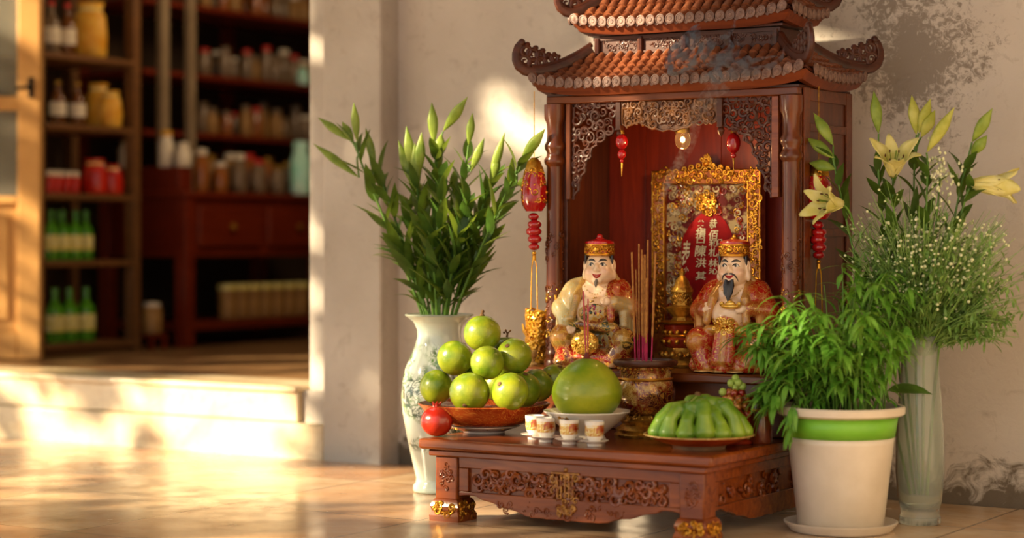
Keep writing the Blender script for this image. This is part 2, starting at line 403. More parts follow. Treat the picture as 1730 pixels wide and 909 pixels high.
# ------------------------------------------------------------------ shop furniture and stock
M['shop_wood'] = woodm('shop_shelf_wood', '#6b4726', '#86592e', .5, .1, 1)
M['shop_red'] = woodm('shop_cabinet_wood', '#6c200a', '#842e10', .42, .25, 1)
M['upright'] = pm('cream_upright', '#a08a6c', '#8c765a', 12, .6)
M['bottle_green'] = pm('green_bottle_glass', '#4a9c1c', '#68b82c', 30, .1, coat=.6, trans=.25)
M['bottle_brown'] = pm('brown_bottle_glass', '#5a3010', '#7a4818', 30, .12, coat=.6)
M['label_yellow'] = pm('yellow_paper_label', '#e0cc50', '#f0e6a8', 60, .6)
M['label_white'] = pm('white_paper_label', '#f0e4d0', '#e0d2b8', 60, .6)
M['bag_yellow'] = pm('yellow_snack_bag', '#e09818', '#f0bc48', 40, .45, bump=.8, bscale=70, bdist=.004)
M['bag_red'] = pm('red_packet', '#b01408', '#d83018', 30, .3, coat=.4, bump=.6, bscale=60, bdist=.003)
M['jar_tan'] = pm('tan_jar', '#b08448', '#8c6434', 40, .5)
M['jar_grey'] = pm('dusty_jar', '#8c7458', '#6a543e', 30, .3, coat=.3)
M['jar_brown'] = pm('amber_jar', '#8a4c1c', '#a86428', 30, .2, coat=.5)
M['teal_glass'] = pm('teal_glass', '#a0ecd4', '#d0f8ea', 20, .1, coat=.8)  # very pale teal stands in for bright glints
sh = thing('shelf_unit', 'wooden shelf unit of bottles and packets just inside the open door', 'shelf', (-1.80, 1.10, .13))
SU0, SU1, SV0, SV1 = -1.92, -1.69, .95, 1.285
levels = [.1565, .345, .4986, .657, .8176]
for i, z in enumerate(levels): MB().box((SU0, SV0+.012, z-.014), (SU1, SV1-.02, z)).build('shelf_board', M['shop_wood'], sh, bev=.002, world=True)
MB().box((SU0, SV0+.012, .13), (SU1-.01, SV1-.02, .142)).build('plinth', M['shop_wood'], sh, world=True)
for vv in (SV0, SV1-.02):
    for uu in (SU0, SU1-.03): MB().box((uu, vv, .13), (uu+.03, vv+.024, 1.1)).build('upright', M['shop_wood'], sh, bev=.002, world=True)
MB().box((SU0-.012, SV0, .13), (SU0, SV1, 1.1)).build('back_board', M['shop_wall'], sh, world=True)
def bottle(name, label, loc, h, r, glass, lab, cap=None, group=None, neck=.33):
    t = thing(name, label, 'bottle', loc, 0, group); nb = r*neck
    MB().lathe([(r*.9, 0), (r, .004), (r, h*.56), (r*.9, h*.63), (nb*1.15, h*.76), (nb, h*.82), (nb, h*.96), (0, h*.96)], 16).build('glass_body', M[glass], t)
    MB().lathe([(r*1.02, h*.20), (r*1.03, h*.21), (r*1.03, h*.50), (r*1.02, h*.51)], 16).build('paper_label', M[lab], t)
    MB().lathe([(nb*1.2, h*.92), (nb*1.2, h), (0, h+.001)], 12).build('cap', M[cap or 'gold_old'], t); return t
def onshelf(px, z, uu=-1.735): v = V(px, uu); return (uu, v, z+.0005)
g1 = 'green bottles on the fourth shelf'; n5 = ['beside the open door', 'in the middle of its row', 'at the far end of its row']
for i, (px, h) in enumerate(((92, .118), (117, .115), (145, .118))):
    bottle('green_bottle', ['green glass bottle with pale label on the bottom shelf beside the open door', 'green glass bottle in the middle of three on the bottom shelf', 'green glass bottle nearest the shelf post on the bottom shelf'][i], onshelf(px, levels[0]), .125, .021, 'bottle_green', 'label_yellow', 'bottle_green')
for i, (px, uu) in enumerate(((86, -1.73), (106, -1.745), (126, -1.73), (145, -1.745), (98, -1.80), (132, -1.80))):
    bottle('green_bottle', 'short green bottle with yellow band packed on the middle shelf', onshelf(px, levels[1], uu), .115, .0165, 'bottle_green', 'label_yellow', 'bottle_green', 'green bottles on the middle shelf')
for i, px in enumerate((97, 130)):
    bottle('sauce_bottle', ['brown bottle with cream label beside the door on the fourth shelf up', 'brown bottle with cream label beside the yellow bags on its shelf'][i], onshelf(px, levels[3]), .1, .019, 'bottle_brown', 'label_white', 'gold_old')
for i, px in enumerate((86, 113)):
    bottle('sauce_bottle', ['bottle with white label by the door on the top shelf', 'brown bottle with pale label left of the yellow bag on top shelf'][i], onshelf(px, levels[4]), .12, .02, ['jar_grey', 'bottle_brown'][i], 'label_white', 'bag_red')
def bag(name, label, cat, loc, w_, h, m, group=None, rot=0):
    t = thing(name, label, cat, loc, rot, group)
    prof = [(w_*.42, 0), (w_*.5, h*.05), (w_*.52, h*.4), (w_*.46, h*.75), (w_*.34, h*.86), (w_*.42, h), (0, h*.97)]
    MB().lathe(prof, 18, mod=lambda a, z: 1+.06*math.sin(5*a+z*60), sy=.62).build('packet', M[m], t)
    MB().lathe([(w_*.36, h*.84), (w_*.37, h*.87), (w_*.36, h*.9)], 18, sy=.64).build('tie', M['label_yellow'], t); return t
bag('yellow_bag', 'tall yellow snack bag on the top shelf', 'bag', onshelf(152, levels[4]), .075, .13, 'bag_yellow', rot=.6)
bag('yellow_bag', 'bulging yellow bag leaning at the back of the fourth shelf', 'bag', onshelf(165, levels[3], -1.76), .058, .105, 'bag_yellow', rot=.3)
bag('yellow_bag', 'shorter yellow bag nearest the post on the fourth shelf', 'bag', onshelf(187, levels[3], -1.715), .05, .085, 'bag_yellow', rot=.9)
bag('red_packet', 'large red packet in front on the third shelf', 'packet', onshelf(160, levels[2], -1.72), .056, .082, 'bag_red', rot=.5)
bag('red_packet', 'large red packet beside the shelf post', 'packet', onshelf(188, levels[2], -1.72), .05, .07, 'bag_red', rot=.8)
for i, px in enumerate((85, 97, 112, 126)):
    j = thing('small_jar', 'small red jar with pale lid in a row on the third shelf', 'jar', onshelf(px, levels[2]), 0, 'red jars on the third shelf')
    MB().lathe([(.011, 0), (.012, .002), (.012, .036), (.009, .04), (0, .04)], 12).build('jar_body', M['bag_red'], j); MB().lathe([(.0105, .04), (.0105, .052), (0, .053)], 12).build('lid', M['label_white'], j)
# sideboard against the same wall
SBU, SBV0, SBV1 = -1.666, 1.42, 2.05
sb = thing('sideboard', 'dark red wooden sideboard deeper inside the shop', 'sideboard', (-1.8, 1.7, .13))
MB().box((-1.95, SBV0+.005, .35), (SBU-.006, SBV1, .495)).build('body', M['shop_red'], sb, bev=.003, world=True)
MB().box((-1.96, SBV0-.008, .4952), (SBU+.006, SBV1+.01, .51)).build('top', M['shop_red'], sb, bev=.003, world=True)
MB().box((-1.95, SBV0+.03, .17), (SBU-.006, SBV1, .19)).build('lower_shelf', M['shop_red'], sb, bev=.002, world=True)
for uu in (-1.95, SBU-.034):
    for vv in (SBV0, SBV1-.04): MB().box((uu, vv, .13), (uu+.035, vv+.035, .496)).build('leg', M['shop_red'], sb, bev=.002, world=True)
for k in range(2):
    v0 = SBV0+.05+k*.27; dr = MB().box((SBU-.006, v0, .375), (SBU+.004, v0+.24, .475)).build('drawer', M['shop_red'], sb, bev=.004, world=True)
    MB().ell((SBU+.01, v0+.12, .425), .009, 8).build('drawer_knob', M['gold_old'], dr, world=True)
MB().box((-1.95, SBV0+.002, .5102), (SBU-.02, SBV0+.05, .5705)).build('end_riser', M['shop_red'], sb, bev=.003, world=True)
for k in range(7):
    px = 385+k*20; v = V(px, -1.72)
    j = thing('storage_basket', 'tan lidded tub in a row on the sideboard lower shelf', 'tub', (-1.72, v, .1905), 0, 'tan tubs under the sideboard')
    MB().lathe([(.02, 0), (.024, .004), (.026, .075), (0, .075)], 14).build('tub', M['jar_tan'], j); MB().lathe([(.0275, .0752), (.0275, .088), (0, .09)], 14).build('lid', M['label_yellow'], j)
cr = thing('wooden_stool', 'small red stool between the shelf unit and the sideboard', 'stool', (-1.71, 1.345, .13))
MB().box((-.03, -.028, .028), (.03, .028, .036)).build('seat', M['shop_red'], cr)
for a in (-1, 1):
    for b in (-1, 1): MB().box((a*.024-.005, b*.022-.005, 0), (a*.024+.005, b*.022+.005, .028)).build('leg', M['shop_red'], cr)
j = thing('storage_jar', 'tan jar with white label standing on the small stool', 'jar', (-1.705, 1.345, .166))
MB().lathe([(.02, 0), (.024, .004), (.024, .06), (.019, .066), (0, .066)], 16).build('jar_body', M['jar_tan'], j); MB().lathe([(.02, .066), (.02, .075), (0, .077)], 16).build('lid', M['label_white'], j)
# tall rack behind the sideboard
rk = thing('wall_rack', 'dark rack with cream uprights on the wall behind the sideboard', 'rack', (-1.93, 1.9, .13))
RZ = [.665, .815, .99]
for z in RZ: MB().box((-2.04, 1.42, z-.012), (-1.80, 2.7, z)).build('shelf_board', M['shop_red'], rk, world=True)
for v in (1.43, 1.62, 2.0, 2.4): MB().box((-2.045, v, .511 if v < 2.06 else .13), (-2.02, v+.03, 1.58)).build('back_post', M['shop_red'], rk, world=True)
for px, wd in ((275, .026), (321, .022)):
    v = V(px, -1.79); MB().box((-1.80, v-wd/2, .511), (-1.78, v+wd/2, 1.58)).build('upright', M['upright'], rk, bev=.002, world=True)
def jar(label, loc, r, h, m, lid, group=None):
    j = thing('glass_jar', label, 'jar', loc, 0, group)
    MB().lathe([(r*.85, 0), (r, h*.08), (r, h*.62), (r*.7, h*.78), (r*.66, h*.86), (0, h*.86)], 14).build('jar_body', M[m], j)
    MB().lathe([(r*.74, h*.86), (r*.74, h), (0, h*1.02)], 14).build('lid', M[lid], j); return j
jr = random.Random(3)
for zi, z in enumerate(RZ):
    for k in range(11):
        px = 345+k*17+jr.uniform(-4, 4); uu = -1.87+jr.uniform(-.04, .03)
        jar(['dusty jar standing in the row on the lowest rack board', 'dusty jar standing in the row on the middle rack board', 'dusty jar standing in the row on the top rack board'][zi], (uu, V(px, uu), z+.0005), jr.uniform(.016, .021), jr.uniform(.06, .1), jr.choice(['jar_grey', 'jar_brown', 'jar_grey', 'jar_tan']), jr.choice(['label_white', 'bag_red', 'jar_grey']), ['jars on the lowest rack board', 'jars on the middle rack board', 'jars on the top rack board'][zi])
k = 0
for px in range(340, 515, 16):
    uu = -1.72+(-.05 if k % 2 else 0); k += 1
    jar('squat jar in the crowd standing on the sideboard top', (uu, V(px, uu), .5105), .02, jr.uniform(.06, .11), jr.choice(['jar_grey', 'jar_brown', 'jar_tan', 'label_white']), jr.choice(['label_white', 'bag_red', 'gold_old']), 'jars on the sideboard top')
for i, (px, h) in enumerate(((252, .075), (282, .09), (308, .06))):
    uu = -1.75; jar(['pale jar on the raised left end of the sideboard', 'tall pale jar with orange lid on the sideboard riser', 'small pale jar beside the sideboard corner post'][i], (uu-.0, SBV0+.026 , .5705) if i == 1 else ((-1.88, SBV0+.026, .5705) if i == 0 else (-1.695, SBV0+.026, .5705)), .02, h, 'label_white', ['jar_grey', 'bag_yellow', 'label_white'][i])
for i, (px, z, r, h) in enumerate(((508, .51, .03, .14), (512, .815, .018, .05))):
    uu = -1.665 if i == 0 else -1.82
    jar(['large teal glass jar at the right end of the sideboard', 'teal glass jar on the rack beside the door jamb'][i], (uu-.02, V(px, uu-.02), z+.0005), r, h, 'teal_glass', 'teal_glass')
# ------------------------------------------------------------------ carving helpers
def curl2(cx, cy, R, a0, turns=1.4, sgn=1, n=16):
    return [(cx+R*(1-.8*i/n)*math.cos(a0+sgn*2*PI*turns*i/n), cy+R*(1-.8*i/n)*math.sin(a0+sgn*2*PI*turns*i/n)) for i in range(n+1)]
def relief(mb, inside, box, fn, n, seed, R=(.004, .009), th=(.0010, .0020), m=0, h=.001, beads=0, sides=6):
    """winding scrolls, leaves and beads carved in low relief; fn(x, y, height) maps the panel plane to 3D"""
    r = random.Random(seed); x0, y0, x1, y1 = box; k = 0; tries = 0; placed = []
    while k < n and tries < n*60:
        tries += 1; x, y, rr = r.uniform(x0, x1), r.uniform(y0, y1), r.uniform(*R)
        if not inside(x, y) or any((x-a)**2+(y-b)**2 < (.62*(rr+c))**2 for a, b, c in placed): continue
        placed.append((x, y, rr)); k += 1; a0 = r.uniform(0, 6.28); sg = r.choice((-1, 1)); t = r.uniform(*th)
        p = curl2(x, y, rr, a0, r.uniform(1.0, 1.6), sg); N = len(p)
        mb.tube([fn(a, b, h+t*.6*math.sin(PI*i/N)) for i, (a, b) in enumerate(p)], [t*(.55+.6*math.sin(PI*min(1, .25+i/N))) for i in range(N)], sides, m)
        tx, ty = x+rr*math.cos(a0), y+rr*math.sin(a0); b0 = a0+sg*-1.3; L = rr*r.uniform(.9, 1.5)
        q = [(tx+L*s*math.cos(b0+s*.6), ty+L*s*math.sin(b0+s*.6)) for s in (0, .25, .5, .75, 1)]
        if inside(*q[-1]): mb.tube([fn(a, b, h) for a, b in q], [t*z for z in (.7, 1.3, 1.5, 1.1, .3)], sides, m)
    for _ in range(beads):
        x, y = r.uniform(x0, x1), r.uniform(y0, y1)
        if inside(x, y): t = r.uniform(.0008, .0017); mb.ell(fn(x, y, h+t*.4), t, 6, m)
# ------------------------------------------------------------------ low altar table
TZ = .116
tb = thing('altar_table', 'low carved reddish wooden altar table standing on the floor tiles', 'table', (.23, .25, 0))
b = MB(); b.box((0, 0, .101), (.46, .50, TZ)); b.build('tabletop', M['wood_table'], tb, bev=.004, world=True)
b = MB(); b.box((.012, .009, .0915), (.448, .491, .1005)); b.build('under_moulding', M['wood_table'], tb, bev=.002, world=True)
TL, TR, TF, TB_ = .021, .441, .016, .484
def leg(u, v, fu, fv):
    l = MB().box((u, v, .030), (u+.036, v+.036, .0915)).build('leg', M['wood_table'], tb, bev=.002, world=True)
    b = MB(); cu, cv = u+.018, v+.018
    pr = [(.0175, .0), (.024, .0), (.0245, .008), (.0215, .014), (.0235, .021), (.0215, .027), (.0185, .031)]
    vs = []; fs = []
    for (r, z) in pr: vs += [(cu-r, cv-r, z), (cu+r, cv-r, z), (cu+r, cv+r, z), (cu-r, cv+r, z)]
    for i in range(len(pr)-1):
        for j in range(4): fs.append((i*4+j, i*4+(j+1) % 4, i*4+4+(j+1) % 4, i*4+4+j))
    fs += [(3, 2, 1, 0), tuple(len(pr)*4-4+j for j in range(4))]
    b.add(vs, fs); ft = b.build('foot', M['wood_table'], l, world=True, ang=30)
    g = MB(); ins = lambda x, y: abs(x) < .016 and .006 < y < .027
    for sd in range(2):
        f1 = (lambda x, y, h: (cu+x, cv-.0215-h, y)) if sd == 0 else (lambda x, y, h: (cu+.0215+h, cv+x, y))
        relief(g, ins, (-.016, .006, .016, .027), f1, 9, int(u*1000)+sd, (.0035, .006), (.0012, .0019), beads=14)
    g.build('gilt_foot_carving', M['gold'], l, world=True)
    if fv:                                                  # carved drop on the leg face
        g = MB(); ins = lambda x, y: abs(x) < .010*math.sin(PI*min(1, max(0, (y-.04)/.045))) and .042 < y < .082
        relief(g, ins, (-.012, .04, .012, .084), lambda x, y, h: (cu+x, v-h, y), 10, int(u*900)+5, (.003, .005), (.0008, .0014), beads=16, h=.0002)
        g.build('leg_carving', M['wood_table'], l, world=True)
for u, fu in ((TL-.001, 0), (TR-.036+.001, 1)):
    for v, fv in ((TF-.001, 1), (TB_-.035, 0)): leg(u, v, fu, fv)
# front apron: board with a sunken panel and a bellied, scrolled lower edge
def apron(L0, L1, fn, name, seed, rich=True):
    n = 60; w_ = L1-L0
    def low(t):
        e = min(t, 1-t)*w_
        base = .036-.0225*min(1, max(0, (e-.030)/.09))**.8
        return base+.0022*abs(math.sin(e*85))*(1 if e < .12 else .35)
    out = [(L0+w_*i/n, low(i/n)) for i in range(n+1)]
    px0, px1, pz0, pz1 = L0+.016, L1-.016, .043, .076
    a = MB()
    # rails round the panel, then skirt
    a.prism([(L0, pz1), (L1, pz1), (L1, .0914), (L0, .0914)], fn, 0, .010)
    a.prism([(L0, pz0), (px0, pz0), (px0, pz1), (L0, pz1)], fn, 0, .010); a.prism([(px1, pz0), (L1, pz0), (L1, pz1), (px1, pz1)], fn, 0, .010)
    a.prism(out+[(L1, pz0), (L0, pz0)], fn, 0, .010)
    ap = a.build(name, M['wood_table'], tb, world=True, bev=.0012, smooth=False)
    p = MB().prism([(px0, pz0), (px1, pz0), (px1, pz1), (px0, pz1)], fn, .005, .0098).build('sunk_panel', M['wood_table'], ap, world=True, smooth=False)
    r_ = MB(); cxm = (L0+L1)/2
    f2 = lambda x, y, h: fn(x, y, .005-h)
    ins = lambda x, y: px0+.012 < x < px1-.012 and abs(y-.0595) < .0145*(1-.25*abs(x-cxm)/(w_*.5))
    relief(r_, ins, (px0, pz0, px1, pz1), f2, 62 if rich else 22, seed, (.0055, .0115), (.0017, .0032), beads=90 if rich else 20, h=.0015)
    if rich: relief(r_, lambda x, y: abs(x-cxm) < w_*.3, (cxm-w_*.3, .018, cxm+w_*.3, .036), lambda x, y, h: fn(x, y, -h), 16, seed+1, (.003, .006), (.0010, .0016), beads=20, h=0)
    r_.build('scroll_carving', M['wood_table'], ap, world=True)
    if rich:
        g = MB(); i2 = lambda x, y: abs(x-cxm) < .021 and .040 < y < .076
        relief(g, i2, (cxm-.022, .040, cxm+.022, .077), lambda x, y, h: fn(x, y, .001-h), 16, seed+2, (.0035, .0065), (.0012, .002), beads=24)
        for i in range(5): g.tube([fn(cxm-.012+i*.006, .046, -.002), fn(cxm-.012+i*.006, .074, -.002)], .0014, 6)
        g.tube([fn(cxm-.022, .0785, -.001), fn(cxm+.022, .0785, -.001)], .0017, 6); g.ell(fn(cxm, .083, 0), .0035, 8)
        relief(g, lambda x, y: True, (cxm-.012, .022, cxm+.012, .032), lambda x, y, h: fn(x, y, -h), 7, seed+3, (.003, .005), (.0012, .0018), beads=16)
        g.build('gilt_dragon_face', M['gilt_wood'], ap, world=True)
apron(TL+.0355, TR-.0355, lambda x, y, d: Vector((x, TF+.003+d, y)), 'front_apron', 11)
apron(TF+.0355, TB_-.0355, lambda x, y, d: Vector((TR-.003-d, x, y)), 'side_apron', 12, False)
apron(TF+.0355, TB_-.0355, lambda x, y, d: Vector((TL+.003+d, x, y)), 'side_apron', 13, False)
# ------------------------------------------------------------------ shrine cabinet
SZ = .205
shr = thing('shrine_cabinet', 'tall red-brown wooden shrine with two tiled roofs standing on the altar table', 'shrine', (.248, .38, TZ+.0003))
b = MB(); b.box((.03, .262, TZ+.0005), (.466, .478, .192)); b.build('plinth', M['wood'], shr, bev=.002, world=True)
b = MB(); b.box((-.030, .232, .192), (.500, .484, SZ)); b.build('floor_board', M['wood'], shr, bev=.003, world=True)
B0, B1, F0, K1, ZT = .042, .456, .285, .471, .612
for u0 in (B0, B1-.010):
    s_ = MB().box((u0, F0+.008, SZ), (u0+.010, K1, ZT)).build('side_panel', M['wood_v'], shr, bev=.001, world=True)
    fr = MB(); uo = u0-.003 if u0 == B0 else u0+.010
    for (v0, v1, z0, z1) in ((F0+.012, F0+.032, SZ, ZT), (K1-.022, K1, SZ, ZT), (F0+.032, K1-.022, ZT-.018, ZT), (F0+.032, K1-.022, .55, .562), (F0+.032, K1-.022, SZ, SZ+.02), (F0+.032, K1-.022, .40, .412)):
        fr.box((uo, v0, z0), (uo+.003, v1, z1))
    fr.build('side_frame', M['wood'], s_, bev=.0008, world=True)
b = MB()
for i in range(6): b.box((B0+.010+i*.0657, K1-.012, SZ), (B0+.0095+(i+1)*.0657, K1-.004, ZT))
b.build('back_panel', M['wood_back'], shr, bev=.0006, world=True)
MB().box((B0, F0-.004, .600), (B1, K1, ZT)).build('top_beam', M['wood'], shr, bev=.002, world=True)
colp = [(.0165, 0), (.0165, .008), (.0135, .012), (.0155, .018), (.012, .026), (.0128, .03), (.0132, .12), (.0128, .16), (.0125, .30), (.0128, .302), (.016, .306), (.0165, .311), (.0128, .317), (.0122, .322), (.0155, .328), (.0160, .333), (.0125, .34), (.0118, .352), (.0125, .366), (.016, .374), (.0165, .3948)]
for cu, seed in ((.0553, 1), (.4440, 2)):
    c = MB().lathe(colp, 28, (cu, F0, SZ)).build('column', M['wood_v'], shr, world=True)
    g = MB(); rr = .0130
    for q, (mm, z0, z1, nn) in enumerate((('wood_v', .03, .20, 44), ('gold_old', .035, .12, 12))):
        g = MB(); relief(g, lambda x, y: True, (-3.1*rr, z0, 3.1*rr, z1), lambda x, y, h: (cu+(rr+h)*math.cos(x/rr), F0+(rr+h)*math.sin(x/rr), SZ+y), nn, seed*7+q, (.003, .006), (.0007, .0014), beads=40, h=0)
        g.build('dragon_carving' if q == 0 else 'gilt_carving', M[mm], c, world=True)
# inner pilasters beside the opening
MB().box((.076, F0-.003, .456), (.0835, F0+.010, .600)).build('pilaster', M['wood_v'], shr, bev=.001, world=True)
MB().box((.4145, F0-.003, .456), (.4255, F0+.010, .600)).build('pilaster', M['wood_table'], shr, bev=.001, world=True)
MB().box((.0665, F0+.006, SZ), (.0735, F0+.016, .600)).build('jamb_board', M['wood_dark'], shr, bev=.001, world=True)
MB().box((.4265, F0+.006, SZ), (.4345, F0+.016, .600)).build('jamb_board', M['wood_v'], shr, bev=.001, world=True)
# fretwork valance
A0, A1, ZB = .0840, .4140, .5998
fnv = lambda x, y, d: Vector((x, F0+d, y))
cm = (A0+A1)/2
pz_ = lambda z: .5998-(.5998-z)*.70
pc = [(cm-.078, ZB)]+[(cm+x, pz_(z)) for x, z in ((-.078, .553), (-.07, .548), (-.06, .553), (-.05, .556), (-.040, .550), (-.031, .543), (-.02, .541), (-.010, .536), (0, .540), (.010, .536), (.02, .541), (.031, .543), (.040, .550), (.05, .556), (.06, .553), (.07, .548), (.078, .553))]+[(cm+.078, ZB)]
vp = MB().prism(pc, fnv, .002, .008).build('valance_panel', M['bronze'], shr, bev=.001, world=True, smooth=False)
g = MB(); relief(g, lambda x, y: abs(x-cm) < .072 and y > .564, (cm-.074, .555, cm+.074, ZB-.003), lambda x, y, h: (x, F0+.002-h, y), 52, 21, (.0038, .0080), (.0012, .0022), beads=60)
g.tube([fnv(x, y, .001) for x, y in pc], .0018, 6); g.build('dragon_relief', M['bronze'], vp, world=True)
for sx in (-1, 1):
    po = MB(); xx = cm+sx*.0835; po.box((xx-.0042, F0-.003, .558), (xx+.0042, F0+.009, ZB)); po.lathe([(0, -.014), (.004, -.009), (.0055, -.004), (.0035, 0)], 10, (xx, F0+.003, .558)); po.build('hanging_post', M['wood_dark'], shr, world=True, bev=.0008)
    wx = cm+sx*.088; ex = A0 if sx < 0 else A1
    inner = bez((wx, .558, 0), (lerp(wx, ex, .50), .558, 0), (lerp(wx, ex, .62), .52, 0), (lerp(wx, ex, .97), .456, 0), 26)
    edge = []
    for i, p in enumerate(inner): edge.append((p.x+sx*.0025*math.sin(i*1.5), p.y+.0025*math.cos(i*1.5)))
    br = MB()
    br.tube([fnv(a, b_, .004) for a, b_ in edge], .0024, 6); br.tube([fnv(ex-sx*.0025, ZB, .004), fnv(ex-sx*.0025, .456, .004)], .0022, 4); br.tube([fnv(wx, ZB-.003, .004), fnv(ex, ZB-.003, .004)], .0022, 4)
    def ins(x, y, inner=inner, ex=ex, sx=sx):
        if abs(x-ex) < .002 or (x-ex)*sx > 0: return False
        for p in inner:
            if abs(p.x-ex) <= abs(x-ex)+.0025: return y > p.y+.002
        return y > .560
    relief(br, ins, (min(wx, ex), .456, max(wx, ex), ZB), lambda x, y, h: (x, F0+.004-h, y), 34, 31+sx, (.0055, .0105), (.0016, .0027), beads=14, h=0)
    br.build('fretwork_bracket', M['wood_dark'], shr, world=True)
# ------------------------------------------------------------------ tiled hip roofs
def roof(name, rect, Wd, ze, zt, lift, seed, p=.0163, lcorner=.10):
    u0, u1, v0, v1 = rect; root = bpy.data.objects.new(name, None); COL.objects.link(root); root.parent = shr; root.empty_display_size = .02
    root.location = Vector((.248, .38, ze))-Vector(shr.location)
    sides = {'front': (u1-u0, lambda t, w_: (u0+t, v0+w_)), 'right': (v1-v0, lambda t, w_: (u1-w_, v0+t)), 'back': (u1-u0, lambda t, w_: (u1-t, v1-w_)), 'left': (v1-v0, lambda t, w_: (u0+w_, v1-t))}
    def zz(t, L, w_):
        s_ = max(0, w_/Wd); e = max(0, min(t, L-t)); return ze+(zt-ze)*(.62*s_+.38*s_*s_)+lift*max(0, 1-e/lcorner)**2*max(0, 1-s_)**1.2
    sheet = MB(); tiles = {k: MB() for k in sides}; ends = MB(); fasc = MB()
    for key, (L, mp) in sides.items():
        S = lambda t, w_, dz_=0: Vector((*mp(t, w_), zz(t, L, w_)+dz_))
        n = max(4, round(L/p)); q = L/n; wm = lambda t: min(t, L-t, Wd)
        ts = [i*L/(2*n) for i in range(2*n+1)]
        for a, b_ in zip(ts, ts[1:]):
            nw = 6; vs = [S(a, wm(a)*i/nw) for i in range(nw+1)]+[S(b_, wm(b_)*i/nw) for i in range(nw+1)]
            vs += [x-Vector((0, 0, .004)) for x in vs]; N = nw+1
            sheet.add(vs, [(i, N+i, N+i+1, i+1) for i in range(nw)]+[(2*N+i+1, 3*N+i+1, 3*N+i, 2*N+i) for i in range(nw)]+[(0, 2*N, 3*N, N)])
        mbt = tiles[key]
        for i in range(n):
            t = (i+.5)*q; W2 = wm(t)
            if W2 < .008: continue
            ns = max(1, round(W2/.0125)); rt = q*.43
            for j in range(ns):
                wa, wb = W2*j/ns-(.0035 if j == 0 else .0012), W2*(j+1)/ns
                pa, pb = S(t, wa, .0024), S(t, wb, .0002); ax = (pb-pa).normalized(); sd = (S(t+.001, max(0, wa))-S(t-.001, max(0, wa))).normalized(); up = sd.cross(ax)
                if up.z < 0: up = -up
                vs = []; nn = 7
                for (pp, r_) in ((pa, rt*1.04), (pb, rt*.74)):
                    for m_ in range(nn): an = PI*m_/(nn-1); vs.append(pp+sd*r_*math.cos(an)+up*r_*math.sin(an)*1.0)
                mbt.add(vs+[pa-up*.0005], [(m_, m_+1, nn+m_+1, nn+m_) for m_ in range(nn-1)]+[(2*nn, m_+1, m_) for m_ in range(nn-1)])
            pa = S(t, -.0045, .0005); sd = (S(t+.001, 0)-S(t-.001, 0)).normalized(); od = Vector((*mp(0, -1), 0))-Vector((*mp(0, 0), 0)); od.normalize(); up = Vector((0, 0, 1))
            vs = []; r_ = q*.46; nn = 12
            for dd, rs in ((.0, 1), (.003, 1), (.0034, .82), (.0026, .74), (.0026, .45), (.0036, .3)):
                for m_ in range(nn): an = 2*PI*m_/nn; vs.append(pa+od*dd+sd*r_*rs*math.cos(an)+up*r_*rs*1.05*math.sin(an))
            ends.add(vs, [(a*nn+m_, a*nn+(m_+1) % nn, (a+1)*nn+(m_+1) % nn, (a+1)*nn+m_) for a in range(5) for m_ in range(nn)]+[tuple(5*nn+m_ for m_ in range(nn))])
            if i < n-1:                                     # drip tile between two round ends
                pc_ = S((i+1)*q, -.002, -.004); vs = [pc_+od*.001+sd*x*q+up*y for x, y in ((-.28, .003), (-.2, -.002), (0, -.0045), (.2, -.002), (.28, .003))]; vs += [x-od*.002 for x in vs]
                ends.add(vs, [(0, 1, 2, 3, 4), (9, 8, 7, 6, 5), (0, 5, 6, 1), (1, 6, 7, 2), (2, 7, 8, 3), (3, 8, 9, 4)])
        for a, b_ in zip(ts, ts[1:]):
            vs = []
            for t in (a, b_):
                e_ = min(max(t, .002), L-.002)
                for w_, dz_ in ((0.0, -.0055), (.014, -.0055), (.020, -.0165), (.0085, -.0175)): vs.append(Vector((*mp(min(max(t, w_), L-w_), w_), zz(t, L, 0)+dz_)))
            fasc.add(vs, [(0, 3, 7, 4), (1, 5, 6, 2), (3, 2, 6, 7), (0, 4, 5, 1)])
    def sub(mb, nm, mat, ang=40): return mb.build(nm, mat, root, world=True, ang=ang)
    sub(sheet, 'roof_deck', M['wood_dark']); [sub(tiles[k], 'tile_slope', M['tile'], 50) for k in sides]; sub(ends, 'tile_ends', M['tile_end']); sub(fasc, 'eave_board', M['wood_eave'], 30)
    o_ = MB(); o_.box((u0+.0185, v0+.0185, ze-.0165), (u1-.0185, v1-.0185, ze-.013)); sub(o_, 'soffit', M['wood_dark'])
    # corner ridges with an upturned pierced ornament
    r2 = math.sqrt(2)
    for (su, sv, cu, cv) in ((-1, -1, u0, v0), (1, -1, u1, v0), (1, 1, u1, v1), (-1, 1, u0, v1)):
        rm = MB(); dg = Vector((su, sv, 0))/r2; side = Vector((-sv, su, 0))/r2
        Q = lambda w_, z: Vector((cu, cv, 0))-Vector((su, sv, 0))*w_+Vector((0, 0, z))
        path = []; zr = lambda w_: zz(w_, 1, w_)
        for i in range(15):
            w_ = lerp(Wd*1.02, .002, i/14); path.append(Q(w_, zr(max(0, w_))+.0085))
        zc = zr(0)+.0085
        for w_, z in ((-.006, .002), (-.012, .008), (-.0150, .017), (-.0152, .027), (-.013, .037), (-.009, .044)): path.append(Q(w_, zc+z))
        k = len(path); rm.tube(path, [.0085 if i < 15 else .0085*(1-.35*(i-14)/6) for i in range(k)], 8, ref=side, sq=(.72, 1.0))
        rm.tube([x+Vector((0, 0, .0075)) if i < 15 else x for i, x in enumerate(path[:15])], .0042, 8, ref=side)
        hub = path[-1]; rm.ell(hub, (.0058, .0058, .0062), 10)
        rg = sub(rm, 'hip_ridge', M['wood_dark'])
        om = MB(); P2 = lambda a, z: Q(0, zc)-dg*a+Vector((0, 0, z))      # a: back along the ridge, z above the corner
